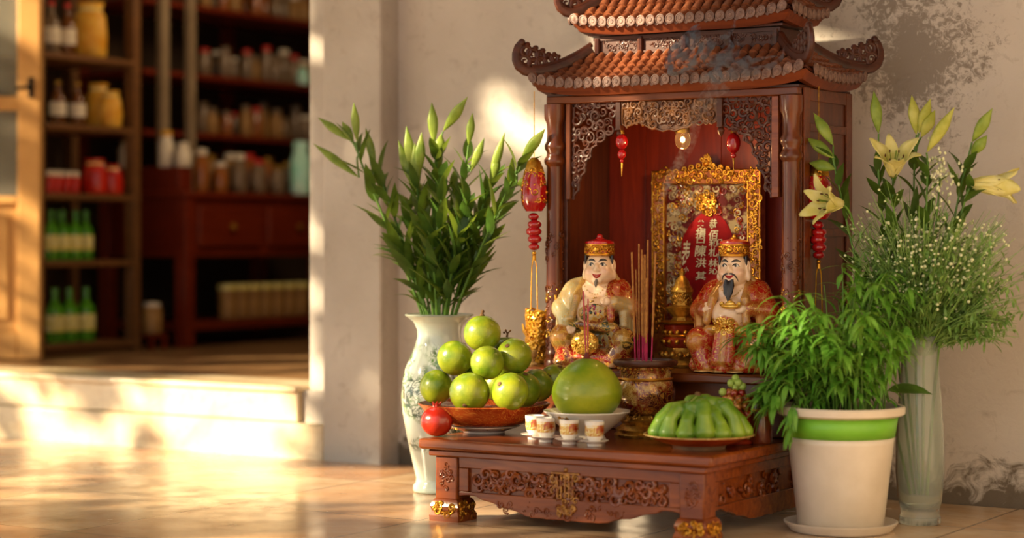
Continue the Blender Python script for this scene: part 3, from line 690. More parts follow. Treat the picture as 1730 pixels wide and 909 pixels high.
        seeds = [(-.008, .016, .0085), (-.006, .031, .0075), (.006, .011, .0085), (.004, .026, .0085), (.0175, .013, .008), (.016, .024, .0065), (.029, .015, .0072), (.038, .0155, .0055)]
        for i, (a, z, rr) in enumerate(seeds):
            a -= 0; zz_ = z+ (zr(max(0, a/r2))-zr(0))
            om.tube([P2(a+rr*math.cos(x*PI/7), zz_+rr*math.sin(x*PI/7)) for x in range(14)], .0031, 8, closed=True, ref=side)
            cp = curl2(a, zz_, rr*.7, i*1.9, .9, 1 if i % 2 else -1, 9); om.tube([P2(x, y) for x, y in cp], .0018, 5, ref=side)
        for (a, z, rr) in ((-.013, .043, .0055), (-.004, .041, .005), (.009, .036, .005), (.020, .031, .005), (.029, .024, .0045), (.038, .022, .004), (.045, .0165, .0035)):
            om.ell(P2(a, z+zr(max(0, a/r2))-zr(0)), (rr, rr, rr*.9), 8)
        om.build('pierced_ornament', M['wood_dark'], root, world=True)
    return root
ER = (.022, .474, .267, .489)
roof('lower_roof', ER, .067, .6285, .676, .013, 5)
nk = MB(); nk.box((.094, .339, .660), (.402, .417, .7035)); neck = nk.build('neck', M['wood_dark'], shr, bev=.001, world=True)
g = MB()
g.box((.093, .336, .6765), (.403, .339, .680)); g.box((.093, .336, .698), (.403, .339, .7035))
for k in range(5): uu = .100+k*.074; g.tube([(uu, .3365, .678), (uu, .3365, .701)], .0048, 8)
relief(g, lambda x, y: abs(((x-.100) % .074)-.037) < .030, (.1, .6825, .396, .696), lambda x, y, h: (x, .339-h, y), 46, 77, (.0028, .0048), (.0007, .0012), beads=60, h=0)
g.build('neck_frieze', M['wood_dark'], neck, world=True)
UR = (.068, .428, .313, .443)
roof('upper_roof', UR, .064, .7215, .800, .010, 6)
rdg = MB(); rdg.box((.128, .370, .797), (.368, .386, .822)); rdg.tube([(.128, .378, .822), (.368, .378, .822)], .009, 10); rdg.build('ridge_beam', M['wood_dark'], shr, bev=.002, world=True)
# ------------------------------------------------------------------ painted ceramic figures
def glaze(name, cells):
    """colour from the 'col' attribute; its alpha says how much gold-line and coloured ornament is painted on top"""
    t = NT(name); at = t.n('Attribute', attribute_name='col'); co = t.coord()
    dist = t.n('TexNoise', {'Vector': co, 'Scale': 90.0, 'Detail': 2.0}); wv = t.n('VectorMath', {0: co}, operation='ADD')
    sc_ = t.n('VectorMath', {0: dist.outputs[1]}, operation='SCALE'); sc_.inputs['Scale'].default_value = .010; t.t.links.new(sc_.outputs[0], wv.inputs[1])
    vo = t.n('TexVoronoi', {'Vector': wv.outputs[0], 'Scale': 88.0}); ve = t.n('TexVoronoi', {'Vector': wv.outputs[0], 'Scale': 88.0}, feature='DISTANCE_TO_EDGE')
    pick = t.n('SeparateColor', {0: vo.outputs['Color']}).outputs[0]
    cc = t.ramp(pick, [(i/len(cells), hexc(c)) for i, c in enumerate(cells)], 'CONSTANT')
    line = t.ramp(swirl(t, wv.outputs[0], 45, 1.5), [(.045, 1.0), (.085, 0.0)])
    edge = t.ramp(ve.outputs[0], [(.02, 1.0), (.05, 0.0)]); ring = t.ramp(vo.outputs[0], [(.16, 1.0), (.20, 0.0)])
    al = at.outputs['Alpha']; hi_ = t.math('MULTIPLY', t.math('SUBTRACT', al, .5), 2.0, True); lo_ = t.math('MULTIPLY', al, 2.0, True)
    base = t.mix(t.math('MULTIPLY', hi_, .8), at.outputs['Color'], cc)
    gl = t.math('MULTIPLY', t.math('MAXIMUM', line, t.math('MULTIPLY', t.math('MAXIMUM', edge, ring), hi_)), lo_)
    col = t.mix(gl, base, hexc('#d8a848'))
    t.P(Base_Color=col, Roughness=.26, Metallic=t.math('MULTIPLY', gl, .25), Coat_Weight=.5, Coat_Roughness=.06)
    t.bump(t.math('ADD', gl, t.math('MULTIPLY', t.noise(co, 200, 3), .3)), .5, .0006); return t.m
M['glaze_a'] = glaze('painted_glaze_green_red', ['#6c1410', '#14301a', '#a87828', '#c0b088', '#7c1c10', '#1c3a20', '#8c1810'])
M['glaze_b'] = glaze('painted_glaze_red_gold', ['#a4100a', '#b8140a', '#c08828', '#900c08', '#b0120a', '#a8100a'])
def tri_col(prims, cols, rule=None):
    fs = [sdf([p]) for p in prims]
    def cf(P):
        D = np.stack([f(P) for f in fs], 1); w_ = np.exp(-(D-D.min(1, keepdims=True))/.0012); w_ /= w_.sum(1, keepdims=True)
        c = w_ @ np.array([list(hexc(x[0]))+[x[1]] for x in cols])
        return rule(P, c) if rule else c
    return cf
def hand(prims_list, c, fwd, up_, s=1.0, curlup=True):
    """palm, four bent fingers and a thumb as blob primitives"""
    c = np.array(c, float); fwd = np.array(fwd, float); fwd /= np.linalg.norm(fwd); up_ = np.array(up_, float); up_ -= fwd*(up_@fwd); up_ /= np.linalg.norm(up_); sd = np.cross(fwd, up_)
    prims_list.append(('e', c, (.0058*s, .0058*s, .0058*s)))
    for i, L in enumerate((.0105, .012, .0115, .009)):
        o = c+sd*(i-1.5)*.0031*s; k1 = o+fwd*L*.5*s+up_*.0015*s; k2 = k1+(fwd*.55-up_*.8)*L*.42*s; k3 = k2+(-fwd*.3-up_*.9)*L*.3*s
        for a, b in ((o, k1), (k1, k2), (k2, k3)): prims_list.append(('c', a, b, .0016*s, .0015*s, {'k': .0012}))
    th = c+sd*-.0055*s; prims_list += [('c', th, th+fwd*.005*s-sd*.002*s, .0018*s, .0016*s, {'k': .0015}), ('c', th+fwd*.005*s-sd*.002*s, th+fwd*.009*s+sd*.001*s, .0016*s, .0013*s, {'k': .0015})]
def figure(name, label, loc, rotz, kind):
    t = thing(name, label, 'figurine', loc, rotz); A = kind == 'a'
    hc = np.array((.008, -.014, .150)) if A else np.array((.004, -.014, .150))
    # bare skin: head, jowls, chest, belly, hands - one continuous surface
    sk = [('e', hc, (.0205, .020, .0250)), ('e', hc+(0, -.003, -.011), (.0232 if A else .0196, .0192, .0155)),
          ('e', (.003, -.002, .117), (.027, .020, .020)), ('e', (-.013, -.016, .112), (.015, .010, .012)), ('e', (.016, -.016, .112), (.015, .010, .012)),
          ('e', (.001, -.017, .083), (.0295, .0285, .0270)), ('e', hc+(0, -.0205, -.001), (.0036, .005, .0062), {'k': .003}), ('e', hc+(-.003, -.0205, -.004), (.0026, .003, .0026), {'k': .002}), ('e', hc+(.003, -.0205, -.004), (.0026, .003, .0026), {'k': .002}),
          ('e', hc+(-.012, -.0135, -.007), (.0065, .006, .006), {'k': .005}), ('e', hc+(.012, -.0135, -.007), (.0065, .006, .006), {'k': .005}), ('e', hc+(0, -.018, -.021), (.0075, .005, .005), {'k': .004})]
    for sx in (-1, 1):
        sk += [('e', hc+(sx*.0212, -.001, .001), (.0038, .0052, .0105), {'k': .003}), ('e', hc+(sx*.0222, -.0025, -.0125), (.0036, .004, .0065), {'k': .003}), ('e', hc+(sx*.0245, -.0045, .002), (.0022, .0026, .006), {'k': .0015, 'cut': 1})]
    if A:
        hand(sk, (.025, -.0385, .099), (-.75, -.25, .5), (-.2, -.6, .7), 1.05); hand(sk, (-.034, -.035, .058), (.6, -.6, -.3), (0, -.6, .8), 1.0)
    else:
        hand(sk, (.026, -.0385, .092), (-.8, -.2, .2), (0, -.7, .7), 1.0); hand(sk, (-.032, -.034, .090), (.5, -.3, .7), (-.3, -.8, .4), 1.05)
    sk.append(('e', (.001, -.0465, .080), (.002, .0025, .002), {'k': .002, 'cut': 1}))
    skin = '#eccaa6'
    def blush(P, c):
        for sx in (-1, 1):
            d = np.linalg.norm((P-(hc+(sx*.012, -.017, -.006)))/np.array((1, 1, .8)), axis=1); k = np.clip(1-d/.011, 0, 1)[:, None]*.5; c[:, :3] = c[:, :3]*(1-k)+np.array(hexc('#d8886a'))*k
        if A:                                     # painted flowers across the belly
            d = np.linalg.norm((P-(.006, -.042, .082))*np.array((.62, 1, 1)), axis=1); k = np.clip((.0170-d)/.002, 0, 1)*(P[:, 2] < .096)*(P[:, 2] < .100-abs(P[:, 0]-.004)*.55); c[:, :3] = c[:, :3]*(1-k[:, None])+np.array(hexc('#b89860'))*k[:, None]; c[:, 3] = np.maximum(c[:, 3], k)
        else:
            d = np.linalg.norm((P-(.0, -.045, .070))*np.array((.6, 1, 1)), axis=1); k = np.clip((.0125-d)/.002, 0, 1); c[:, :3] = c[:, :3]*(1-k[:, None])+np.array(hexc('#b83018'))*k[:, None]; c[:, 3] = np.maximum(c[:, 3], k*.8)
        return c
    mb, fsk = blob(sk, .00115, .0045, lambda P: blush(P, np.tile(np.array([*hexc(skin), 0.0]), (len(P), 1))))
    mb.v = [(x[0], x[1], max(.0008, x[2])) for x in mb.v]; mb.build('body', M['glaze_a' if A else 'glaze_b'], t, ang=180)
    # robe, sleeves, trousers and the folds at the feet
    cream, red, green, gold_, dgreen = '#c8b48a', '#a4120a', '#34482a', '#b07c28', '#14301a'
    R = []; C = []
    def add(p, c, o=.5): R.append(p); C.append((c, o))
    main_l, main_r = (('#b8a878', red) if A else (red, red))
    add(('e', (.002, .012, .088), (.042, .026, .044)), red, .6)
    add(('c', (-.030, .003, .117), (-.012, .006, .124), .0165, .014), main_l, .6); add(('c', (.034, .003, .117), (.016, .006, .124), .0165, .014), main_r, .6)
    add(('c', (-.037, 0, .114), (-.051, -.008, .088), .0145, .0150), main_l, .7); add(('c', (.039, 0, .114), (.055, -.008, .088), .0145, .0150), main_r, .7)
    for sx in (-1, 1):
        mc = main_l if sx < 0 else main_r
        add(('e', (sx*.031, -.008, .101), (.017, .021, .027)), mc, .6)
        add(('c', (sx*.019+.003, -.004, .130), (sx*.0245+.002, -.031, .106), .0058, .0062, {'k': .002}), '#b08c48' if sx < 0 or not A else '#a4180c', .7); add(('c', (sx*.0245+.002, -.031, .106), (sx*.0300, -.036, .074), .0062, .0060, {'k': .002}), '#b08c48' if sx < 0 or not A else '#a4180c', .7)
    if A:
        add(('c', (-.051, -.008, .088), (-.040, -.026, .070), .0150, .0130), '#b0a67c', .45); add(('c', (.055, -.008, .088), (.034, -.030, .097), .0140, .0100), '#b8a070', .6)
    else:
        add(('c', (-.051, -.008, .088), (-.036, -.028, .090), .0140, .0110), '#a85028', .5); add(('c', (.055, -.008, .088), (.034, -.030, .092), .0140, .0100), '#a04c1c', .6)
    for sx in (-1, 1):                                        # hanging sleeve cuffs, three folds each
        for q in range(3): add(('c', (sx*(.046+q*.0035), -.022+q*.007, .082), (sx*(.046+q*.005), -.020+q*.007, .056-q*.001), .0070, .0058, {'k': .0025}), ('#c0b088' if A else '#c89050') if q != 1 else ('#a89868' if A else '#b05828'), .35)
    add(('e', (0, .006, .045), (.047, .032, .026)), green if A else red, .6)
    add(('c', (-.018, -.004, .045), (-.045, -.029, .046), .0205, .0190), gold_ if A else '#a81c10', .8 if A else .45); add(('c', (.020, -.004, .043), (.047, -.030, .042), .0205, .0190), dgreen if A else '#b01c10', .9 if A else .45)
    for sx in (-1, 1): add(('e', (sx*.0465, -.0420, .0445), (.0125, .0085, .0125), {'k': .002}), '#c8a048' if A else '#c89038', .75)
    add(('c', (-.046, -.029, .044), (-.034, -.034, .012), .0165, .0150), red, .8); add(('c', (.048, -.030, .040), (.032, -.036, .012), .0170, .0150), '#7c1810' if A else '#b41c10', .8)
    add(('e', (0, -.012, .016), (.056, .040, .018)), red if A else '#a01810', .8)
    for q, (x, z, rr) in enumerate(((-.048, .008, .010), (-.026, .007, .011), (-.002, .006, .012), (.022, .007, .011), (.045, .008, .011))): add(('e', (x, -.046+abs(x)*.3, z), (rr, .010, .0085), {'k': .002}), ([dgreen, '#b02014', '#c0b088', dgreen, '#9c1c12'] if A else ['#b42014', '#c08830', '#b01810', '#c89840', '#b42014'])[q], .7)
    for q in range(7): x = -.05+q*.0166; add(('c', (x, -.038+abs(x)*.2, .027), (x*1.08, -.050+abs(x)*.35, .010), .0045, .0052, {'k': .002}), ['#8e1810', '#20341c', '#b88838'][q % 3] if A else ['#a41810', '#c08830'][q % 2], .6)
    if A: add(('c', (-.030, -.030, .066), (.032, -.032, .060), .0075, .0085, {'k': .003}), '#6a6a40', .9)
    else:
        add(('c', (-.030, -.030, .062), (.032, -.030, .060), .0065, .0070, {'k': .003}), '#c08830', .6)
        for q in (-1, 0, 1): add(('c', (q*.008, -.042, .058), (q*.010, -.050, .018), .0070, .0080, {'k': .002}), '#b82014' if q else '#c89038', .7)
    cut = [('e', (.002, -.052, .100), (.0225, .036, .034), {'k': .004, 'cut': 1}), ('e', (.002, -.030, .126), (.016, .03, .022), {'k': .004, 'cut': 1})]
    fl = [sdf([p]) for p in cut]
    def trim_gold(P, c):                                      # embroidered collar band along the opening
        d = np.minimum(*[np.abs(sdf([(x[0], x[1], x[2])])(P)) for x in cut]); k = np.clip((.0042-d)/.0012, 0, 1)*(P[:, 2] > .078); k = k[:, None]
        c[:, :3] = c[:, :3]*(1-k)+np.array(hexc('#c49a48'))*k; c[:, 3] = c[:, 3]*(1-k[:, 0])+.75*k[:, 0]
        if not A: pass
        return c
    robe = R[:5]+cut+R[5:]
    rb, frb = blob(robe, .00125, .0050, tri_col(R, C, trim_gold)); rb.v = [(x[0], x[1], max(.0008+.0002*(i_ % 3), x[2])) for i_, x in enumerate(rb.v)]; rb.build('robe', M['glaze_a' if A else 'glaze_b'], t, ang=180)
    # hat with a gilt band
    hz = hc[2]+.0175; hx, hy = hc[0], hc[1]+.001; h_ = MB(); tilt = lambda p: p
    wv_ = lambda a, z: 1+.015*math.cos(4*a)
    h_.lathe([(.0190, 0), (.0208, .001), (.0212, .004), (.0208, .013), (.0224, .0165), (.0214, .0205), (.015, .0225), (.006, .0245), (0, .0250)], 28, (hx, hy, hz), mod=wv_)
    hat = h_.build('hat', M['red_glass'] if A else M['hat_red'], t)
    g = MB(); g.lathe([(.0203, -.0012), (.0224, 0), (.0226, .0025), (.0218, .0035)], 28, (hx, hy, hz)); g.lathe([(.0214, .0125), (.0229, .0145), (.0228, .0165), (.0218, .0175)], 28, (hx, hy, hz))
    relief(g, lambda x, y: True, (-.034, .0045, .034, .0125), lambda x, y, h: (hx+(.0212+h)*math.sin(x/.0212), hy-(.0212+h)*math.cos(x/.0212), hz+y), 26, 50 if A else 51, (.0026, .0044), (.0007, .0012), beads=40, h=.0)
    g.ell((hx, hy-.0222, hz+.0085), (.0045, .0022, .0042), 10); g.build('gilt_band', M['gold'], hat)
    k_ = MB().ell((hx, hy, hz+.0275), .0046 if A else .0036, 12); k_.lathe([(.008, .0225), (.006, .026), (.003, .027), (0, .027)], 12, (hx, hy, hz)); k_.build('hat_knob', M['red_glass'] if A else M['gold'], hat)
    hr = MB(); hr.ell((hx, hy+.0045, hz-.008), (.0212, .0185, .0150), 24); hr.ell((hx, hy+.010, hz-.018), (.016, .013, .012), 16)
    for sx in (-1, 1): hr.tube([(hx+sx*.0198, hy-.006, hz+.001), (hx+sx*.0203, hy-.007, hz-.008), (hx+sx*.0205, hy-.006, hz-.016)], [.0022, .0020, .0006], 6)
    hr.build('hair', M['black_glaze'], t)
    # face: points are found on the head surface itself
    face = lambda x, z, out=0.0: hit(fsk, (hc[0]+x, hc[1]-.06, hc[2]+z), (0, 1, 0))+Vector((0, -out, 0))
    for sx in (-1, 1):
        e = MB(); c0 = face(sx*.0086, .0035, -.0004); e.ell(c0, (.0044, .0013, .0022), 12); eye = e.build('eye', M['white_glaze'], t)
        MB().ell(c0+Vector((.0006*sx-.0006, -.0009, .0001)), (.0019, .0008, .0019), 10).build('pupil', M['black_glaze'], eye)
        b = MB(); b.tube([face(sx*(.0086+q*.0044), .0035+.0026*(1-q*q)-.0002, .0001) for q in (-1, -.6, -.2, .2, .6, 1.15)], [.0004, .0009, .0011, .0011, .0009, .0004], 6); b.build('eyelid', M['black_glaze'], eye)
        b = MB(); b.tube([face(sx*(.0085+q*.0060), .0092+.0018*(1-(q-.1)**2*1.2), .0002) for q in (-1, -.6, -.2, .2, .6, 1)], [.0005, .0015, .0018, .0018, .0013, .0003], 6); b.build('eyebrow', M['black_glaze'], t)
    mz = -.0122 if A else -.0118
    mo = MB(); pts = [face(q*.0072, mz+.0024*q*q, 0) for q in (-1, -.66, -.33, 0, .33, .66, 1)]; mo.tube(pts, [.0004, .0009, .0012, .0013, .0012, .0009, .0004], 8)
    low = [face(q*.0060, mz-(.0032 if A else .0020)*(1-q*q)+.0014*q*q, .0) for q in (-1, -.66, -.33, 0, .33, .66, 1)]; mo.tube(low, [.0004, .0011, .0014, .0015, .0014, .0011, .0004], 8); mouth = mo.build('mouth', M['lip'], t)
    if A: MB().tube([face(q*.0050, mz-.0006+.0015*q*q, .0002) for q in (-1, -.5, 0, .5, 1)], [.0003, .0008, .0010, .0008, .0003], 6).build('teeth', M['white_glaze'], mouth)
    bd = MB()
    if A:
        c0 = face(0, -.0205); bd.tube([c0+Vector((0, .001, .002)), c0+Vector((0, -.0015, -.002)), c0+Vector((0, -.0028, -.0065)), c0+Vector((0, -.0030, -.010))], [.0020, .0030, .0022, .0004], 8); bd.build('goatee', M['grey_glaze'], t)
    else:
        c0 = face(0, -.0190)
        for q in range(13):
            a = (q-6)/6; L = .034*(1-.35*a*a); ox = a*.0058
            bd.tube([c0+Vector((ox*.9, .0015-.0006*(q % 2), .0030*abs(a))), c0+Vector((ox*1.12, -.0022+.0018*a*a, -.006)), c0+Vector((ox*.85, -.0042+.001*a*a, -.018)), c0+Vector((ox*.3+.001, -.0035, -L))], [.0016, .0022, .0018, .0003], 6)
        bd.build('beard', M['black_glaze'], t)
        for sx in (-1, 1): MB().tube([face(sx*.0010, -.0078, .0002), face(sx*.0045, -.0080, .0004), face(sx*.0085, -.0102, .0004), face(sx*.0110, -.0145, .0003), face(sx*.0118, -.019, .0)], [.0010, .0014, .0012, .0008, .0003], 6).build('moustache', M['black_glaze'], t)
    # ribbons behind the ears, necklace, gold in the lap
    for sx in (-1, 1):
        r_ = MB(); b0 = Vector((hc[0]+sx*.021, hc[1]+.008, hc[2]-.006))
        for q in range(3): r_.tube([b0, b0+Vector((sx*.003, .002, -.010)), b0+Vector((sx*(.008+q*.003), .002+q*.001, -.022)), b0+Vector((sx*(.011+q*.004), 0, -.030))], [.0016, .0026, .0026, .0012], 6)
        r_.build('hat_ribbon', M['gold_pale'], hat)
    nk_ = MB()
    for q in range(9 if A else 15):
        a = (q-(4 if A else 7))/(4 if A else 7); p_ = hit(fsk, (.003+a*.016, -.08, .121-.012*(1-a*a)), (0, 1, 0)); nk_.ell(p_, .0013, 6)
    for q in range(2): p_ = hit(fsk, (.004-q*.003, -.08, .104-q*.005), (0, 1, 0)); nk_.ell(p_, .0022, 8); nk_.ell(p_+Vector((.003, 0, .001)), .0014, 6); nk_.ell(p_+Vector((-.003, 0, -.001)), .0014, 6)
    nk_.build('necklace', M['gold_pale'], t)
    if A:
        gp = MB(); c0 = Vector((-.006, -.052, .038)); gp.ell(c0, (.021, .010, .018), 20); gp.lathe([(.008, .014), (.006, .019), (.010, .024), (.004, .022), (0, .021)], 14, c0)
        relief(gp, lambda x, y: x*x/.018**2+y*y/.015**2 < 1, (-.018, -.015, .018, .015), lambda x, y, h: (c0.x+x, c0.y-.010*math.sqrt(max(0, 1-(x/.021)**2-(y/.018)**2))-h, c0.z+y), 18, 61, (.003, .0052), (.0008, .0014), beads=30, h=0)
        gp.build('gold_purse', M['gold_bright'], t)
        st_ = MB(); st_.tube([(-.057, -.012, .088), (-.060, -.014, .108)], .0022, 8); st_.build('staff_tip', M['gold_old'], t)
        fl = MB()
        for q in range(9):
            a = q*.7; p_ = hit(fsk, (.006+.013*math.cos(a)*(q/9), -.09, .088+.006*math.sin(a)), (0, 1, 0)); fl.ell(p_, (.0024, .0012, .0024), 6)
        fl.build('belly_flowers', M['leaf_dark_glaze'], t)
    else:
        gp = MB(); c0 = Vector((.010, -.046, .096)); gp.ell(c0, (.015, .006, .0042), 16); gp.ell(c0+Vector((0, 0, .0035)), (.007, .005, .005), 12); gp.ell(c0+Vector((-.013, 0, .003)), (.004, .004, .004), 8); gp.ell(c0+Vector((.013, 0, .003)), (.004, .004, .004), 8); gp.build('gold_ingot', M['gold_bright'], t)
        g2 = MB(); relief(g2, lambda x, y: x*x/.024**2+(y-.068)**2/.010**2 < 1, (-.024, .056, .024, .080), lambda x, y, h: tuple(hit(frb if y < .066 else fsk, (x, -.09, y), (0, 1, 0))), 20, 63, (.003, .0055), (.0009, .0015), beads=14, h=0); g2.build('dragon_belt', M['gold_bright'], t)
    ft = MB()
    for x in (-.032, -.008, .018): ft.ell((x, -.050, .0028), (.013, .008, .0022), 14)
    ft.build('painted_base', M['gold_pale'], t); return t
M['hat_red'] = pm('hat_red_glaze', '#98201a', '#7c1814', 60, .3, coat=.5); M['grey_glaze'] = pm('grey_goatee', '#8c8070', '#5c5248', 300, .5)
M['gold_pale'] = pm('pale_gold_paint', '#b88c44', '#dcbc7c', 160, .35, metal=.4, coat=.3); M['gold_bright'] = pm('gold_lustre', '#d8a030', '#f0c860', 120, .25, metal=.6, coat=.4); M['leaf_dark_glaze'] = pm('painted_flower', '#20402a', '#a03050', 160, .35, coat=.4, lo=.48, hi=.52)
figure('seated_figurine', 'smiling ceramic seated man in cream, green and red robe with grey goatee', (.1225, .294, SZ), math.radians(17), 'a')
figure('seated_figurine', 'ceramic seated man in red and gold robe with long black beard', (.3475, .304, SZ), math.radians(5), 'b')
# ------------------------------------------------------------------ framed tablet behind the figures
tl = thing('altar_tablet', 'gold framed red tablet with cream characters leaning inside the shrine', 'tablet', (.242, .42, SZ))
T0, T1, TZ0, TZ1, TV = .150, .334, SZ+.0005, .502, .425
tf = MB(); fw_ = .0225
for (a, b_, z0, z1) in ((T0, T0+fw_, TZ0, TZ1), (T1-fw_, T1, TZ0, TZ1), (T0+fw_, T1-fw_, TZ1-fw_, TZ1), (T0+fw_, T1-fw_, TZ0, TZ0+fw_)): tf.box((a, TV-.006, z0), (b_, TV+.012, z1))
M['frame_red'] = pm('red_gilt_ground', '#7c3410', '#b06820', 90, .35, metal=.35, coat=.3)
tfo = tf.build('frame', M['frame_red'], tl, bev=.0015, world=True)
g = MB(); Tm = lambda x, y, h: (x, TV-.006-h, y); mid = lambda x, y: not (T0+fw_*.80 < x < T1-fw_*.80 and y < TZ1-fw_*.80) and T0+.0025 < x < T1-.0025
relief(g, mid, (T0, TZ0+.05, T1, TZ1-.001), Tm, 150, 71, (.0035, .0066), (.0009, .0017), beads=120, h=0)
for o_ in (.0012, fw_-.0016): g.tube([Tm(T0+o_, TZ0, 0), Tm(T0+o_, TZ1-o_, 0), Tm(T1-o_, TZ1-o_, 0), Tm(T1-o_, TZ0, 0)], .0019, 6)
g.build('gilt_carving', M['gold'], tfo, world=True)
g = MB(); tmx = (T0+T1)/2
for (x, z, r_) in ((0, .010, .0095), (-.012, .006, .007), (.012, .006, .007), (-.024, .0035, .0065), (.024, .0035, .0065), (-.036, .001, .005), (.036, .001, .005), (0, .0205, .0045), (-.0065, .016, .004), (.0065, .016, .004)):
    g.ell((tmx+x, TV-.001, TZ1+z), (r_*.62, .004, r_*.62), 10); g.tube([(tmx+x+p_, TV-.004, TZ1+z+q_) for p_, q_ in curl2(0, 0, r_, x*80+1, 1.2, 1 if x > 0 else -1, 14)], .0016, 6)
g.build('crest', M['gold'], tl, world=True)
tp = MB().box((T0+fw_-.001, TV+.001, TZ0+fw_-.001), (T1-fw_+.001, TV+.006, TZ1-fw_+.001)).build('painted_panel', pm('painted_ground', '#a08c62', '#54100c', 34, .6, spec=.2, lo=.44, hi=.50), tl, world=True)
# red arched field
ar = [(tmx-.044, TZ0+.03), (tmx+.044, TZ0+.03), (tmx+.044, .395), (tmx+.038, .412), (tmx+.030, .424), (tmx+.018, .436), (tmx+.006, .440), (tmx-.006, .438), (tmx-.020, .428), (tmx-.030, .418), (tmx-.040, .402), (tmx-.044, .39)]
M['red_field'] = pm('red_field', '#8a080a', '#6a0608', 40, .7, spec=.15)
MB().prism(ar, lambda x, y, d_: Vector((x, TV+.0012-d_, y)), 0, .0012).build('red_field', M['red_field'], tp, world=True, smooth=False)
side_ins = lambda x, y: (abs(x-tmx) > .046 or y > .442-abs(x-tmx)*.45) and abs(x-tmx) < .067 and y < TZ1-fw_-.002
for q, (mm, n_) in enumerate((('gold_old', 46), ('jar_grey', 40), ('red_lacquer', 46), ('cream_relief', 46))):
    if mm not in M: M[mm] = pm(mm, '#c8bc98', '#a4966c', 80, .4, coat=.2)
    g = MB(); relief(g, side_ins, (T0+fw_, .26, T1-fw_, TZ1-fw_), lambda x, y, h: (x, TV+.001-h, y), n_, 80+q, (.0036, .0068), (.0008, .0016), beads=30, h=0, sides=5); g.build('painted_relief', M[mm], tp, world=True)
g = MB(); relief(g, lambda x, y: (x-tmx)**2/.016**2+(y-.452)**2/.018**2 < 1, (tmx-.016, .434, tmx+.016, .470), lambda x, y, h: (x, TV-.001-h, y), 22, 91, (.003, .0055), (.0010, .0018), beads=30, h=0); g.build('gilt_emblem', M['gold'], tp, world=True)
def glyph(mb, ch, cx, cz, w_, h_):
    cu = bpy.data.curves.new('glyph', 'FONT'); cu.body = ch; cu.size = 1; cu.offset = .018; o = bpy.data.objects.new('glyph', cu); COL.objects.link(o)
    me = bpy.data.meshes.new_from_object(o.evaluated_get(bpy.context.evaluated_depsgraph_get())); xs = [v.co.x for v in me.vertices]; ys = [v.co.y for v in me.vertices]
    x0, x1, y0, y1 = min(xs), max(xs), min(ys), max(ys); sx, sy = w_/(x1-x0), h_/(y1-y0); n = len(me.vertices)
    f = lambda v, d: (cx+(v.co.x-(x0+x1)/2)*sx+(v.co.y-(y0+y1)/2)*sy*.12, TV-d, cz+(v.co.y-(y0+y1)/2)*sy)
    mb.add([f(v, .0009) for v in me.vertices]+[f(v, -.0004) for v in me.vertices], [tuple(p.vertices) for p in me.polygons]+[tuple(n+i for i in reversed(p.vertices)) for p in me.polygons])
    bpy.data.objects.remove(o); bpy.data.curves.remove(cu); bpy.data.meshes.remove(me)
g = MB(); zT = lambda py: Z(py, tmx, TV)
for px, col in ((1159, (('表', 428, 13, 42), ('小', 456, 9, 9))), (1184, (('美', 379, 10, 14), ('損', 394, 17, 17), ('口', 407, 13, 8), ('陳', 424, 18, 19), ('洪', 444, 17, 16), ('其', 466, 17, 14))), (1205, (('恭', 378, 13, 16), ('佰', 397, 15, 17), ('和', 411, 14, 12), ('札', 426, 15, 15), ('林', 444, 15, 14), ('沁', 458, 15, 10))), (1216, (('口', 409, 7, 9), ('月', 428, 6, 16), ('白', 448, 6, 8)))):
    for ch, py, wp, hp in col: glyph(g, ch, U(px, TV), zT(py), wp*.00105, hp*.00092)
g.build('painted_characters', M['cream_relief'], tp, world=True, smooth=False)
# ------------------------------------------------------------------ ornaments standing on the shrine board
def beads(mb, c, r, n, br, m=0, z=0, a0=0, rz=None):
    for i in range(n): a = a0+2*PI*i/n; mb.ell((c[0]+r*math.cos(a), c[1]+r*math.sin(a), c[2]+z), (br, br, rz or br), 8 if br < .003 else 12, m)
t = thing('tiered_stand', 'ornate tiered gold and red stand between the seated figurines', 'ornament', (.2300, .365, SZ+.0004))
m_ = MB(); m_.lathe([(.032, 0), (.034, .004), (.030, .010), (.033, .016), (.026, .022), (.024, .03)], 24); beads(m_, (0, 0, 0), .031, 16, .005, z=.019); b0 = m_.build('base', M['gold_old'], t)
m_ = MB(); m_.lathe([(.024, .028), (.029, .034), (.031, .042), (.024, .048), (.027, .056), (.029, .062), (.020, .068)], 24); m_.build('red_drum', M['red_lacquer'], t)
m_ = MB(); beads(m_, (0, 0, 0), .029, 14, .0045, z=.038); beads(m_, (0, 0, 0), .027, 14, .004, z=.052); m_.lathe([(.028, .045), (.030, .047), (.028, .049)], 24); m_.lathe([(.030, .064), (.0315, .0665), (.028, .069)], 24); m_.build('gilt_beading', M['gold'], t)
m_ = MB(); m_.lathe([(.018, .066), (.014, .074), (.021, .082), (.026, .088), (.0215, .090), (.015, .092), (.014, .108), (.017, .112), (.0165, .116), (.012, .122), (.009, .130), (.0035, .136), (.005, .142), (0, .148)], 24, mod=lambda a, z: 1+.05*math.cos(8*a))
relief(m_, lambda x, y: True, (-.04, .094, .04, .112), lambda x, y, h: ((.014+h)*math.sin(x/.014), -(.014+h)*math.cos(x/.014), y), 26, 5, (.003, .005), (.0008, .0014), beads=20, h=0); m_.build('gilt_vessel', M['gold_old'], t)
t = thing('gold_ornament', 'glossy amber gold scrolled ornament beside the left shrine column', 'ornament', (-.004, .335, SZ+.0006))
M['amber_gold'] = pm('amber_gold', '#c07810', '#f0b838', 70, .22, metal=.55, coat=.5, bump=.3, bscale=160)
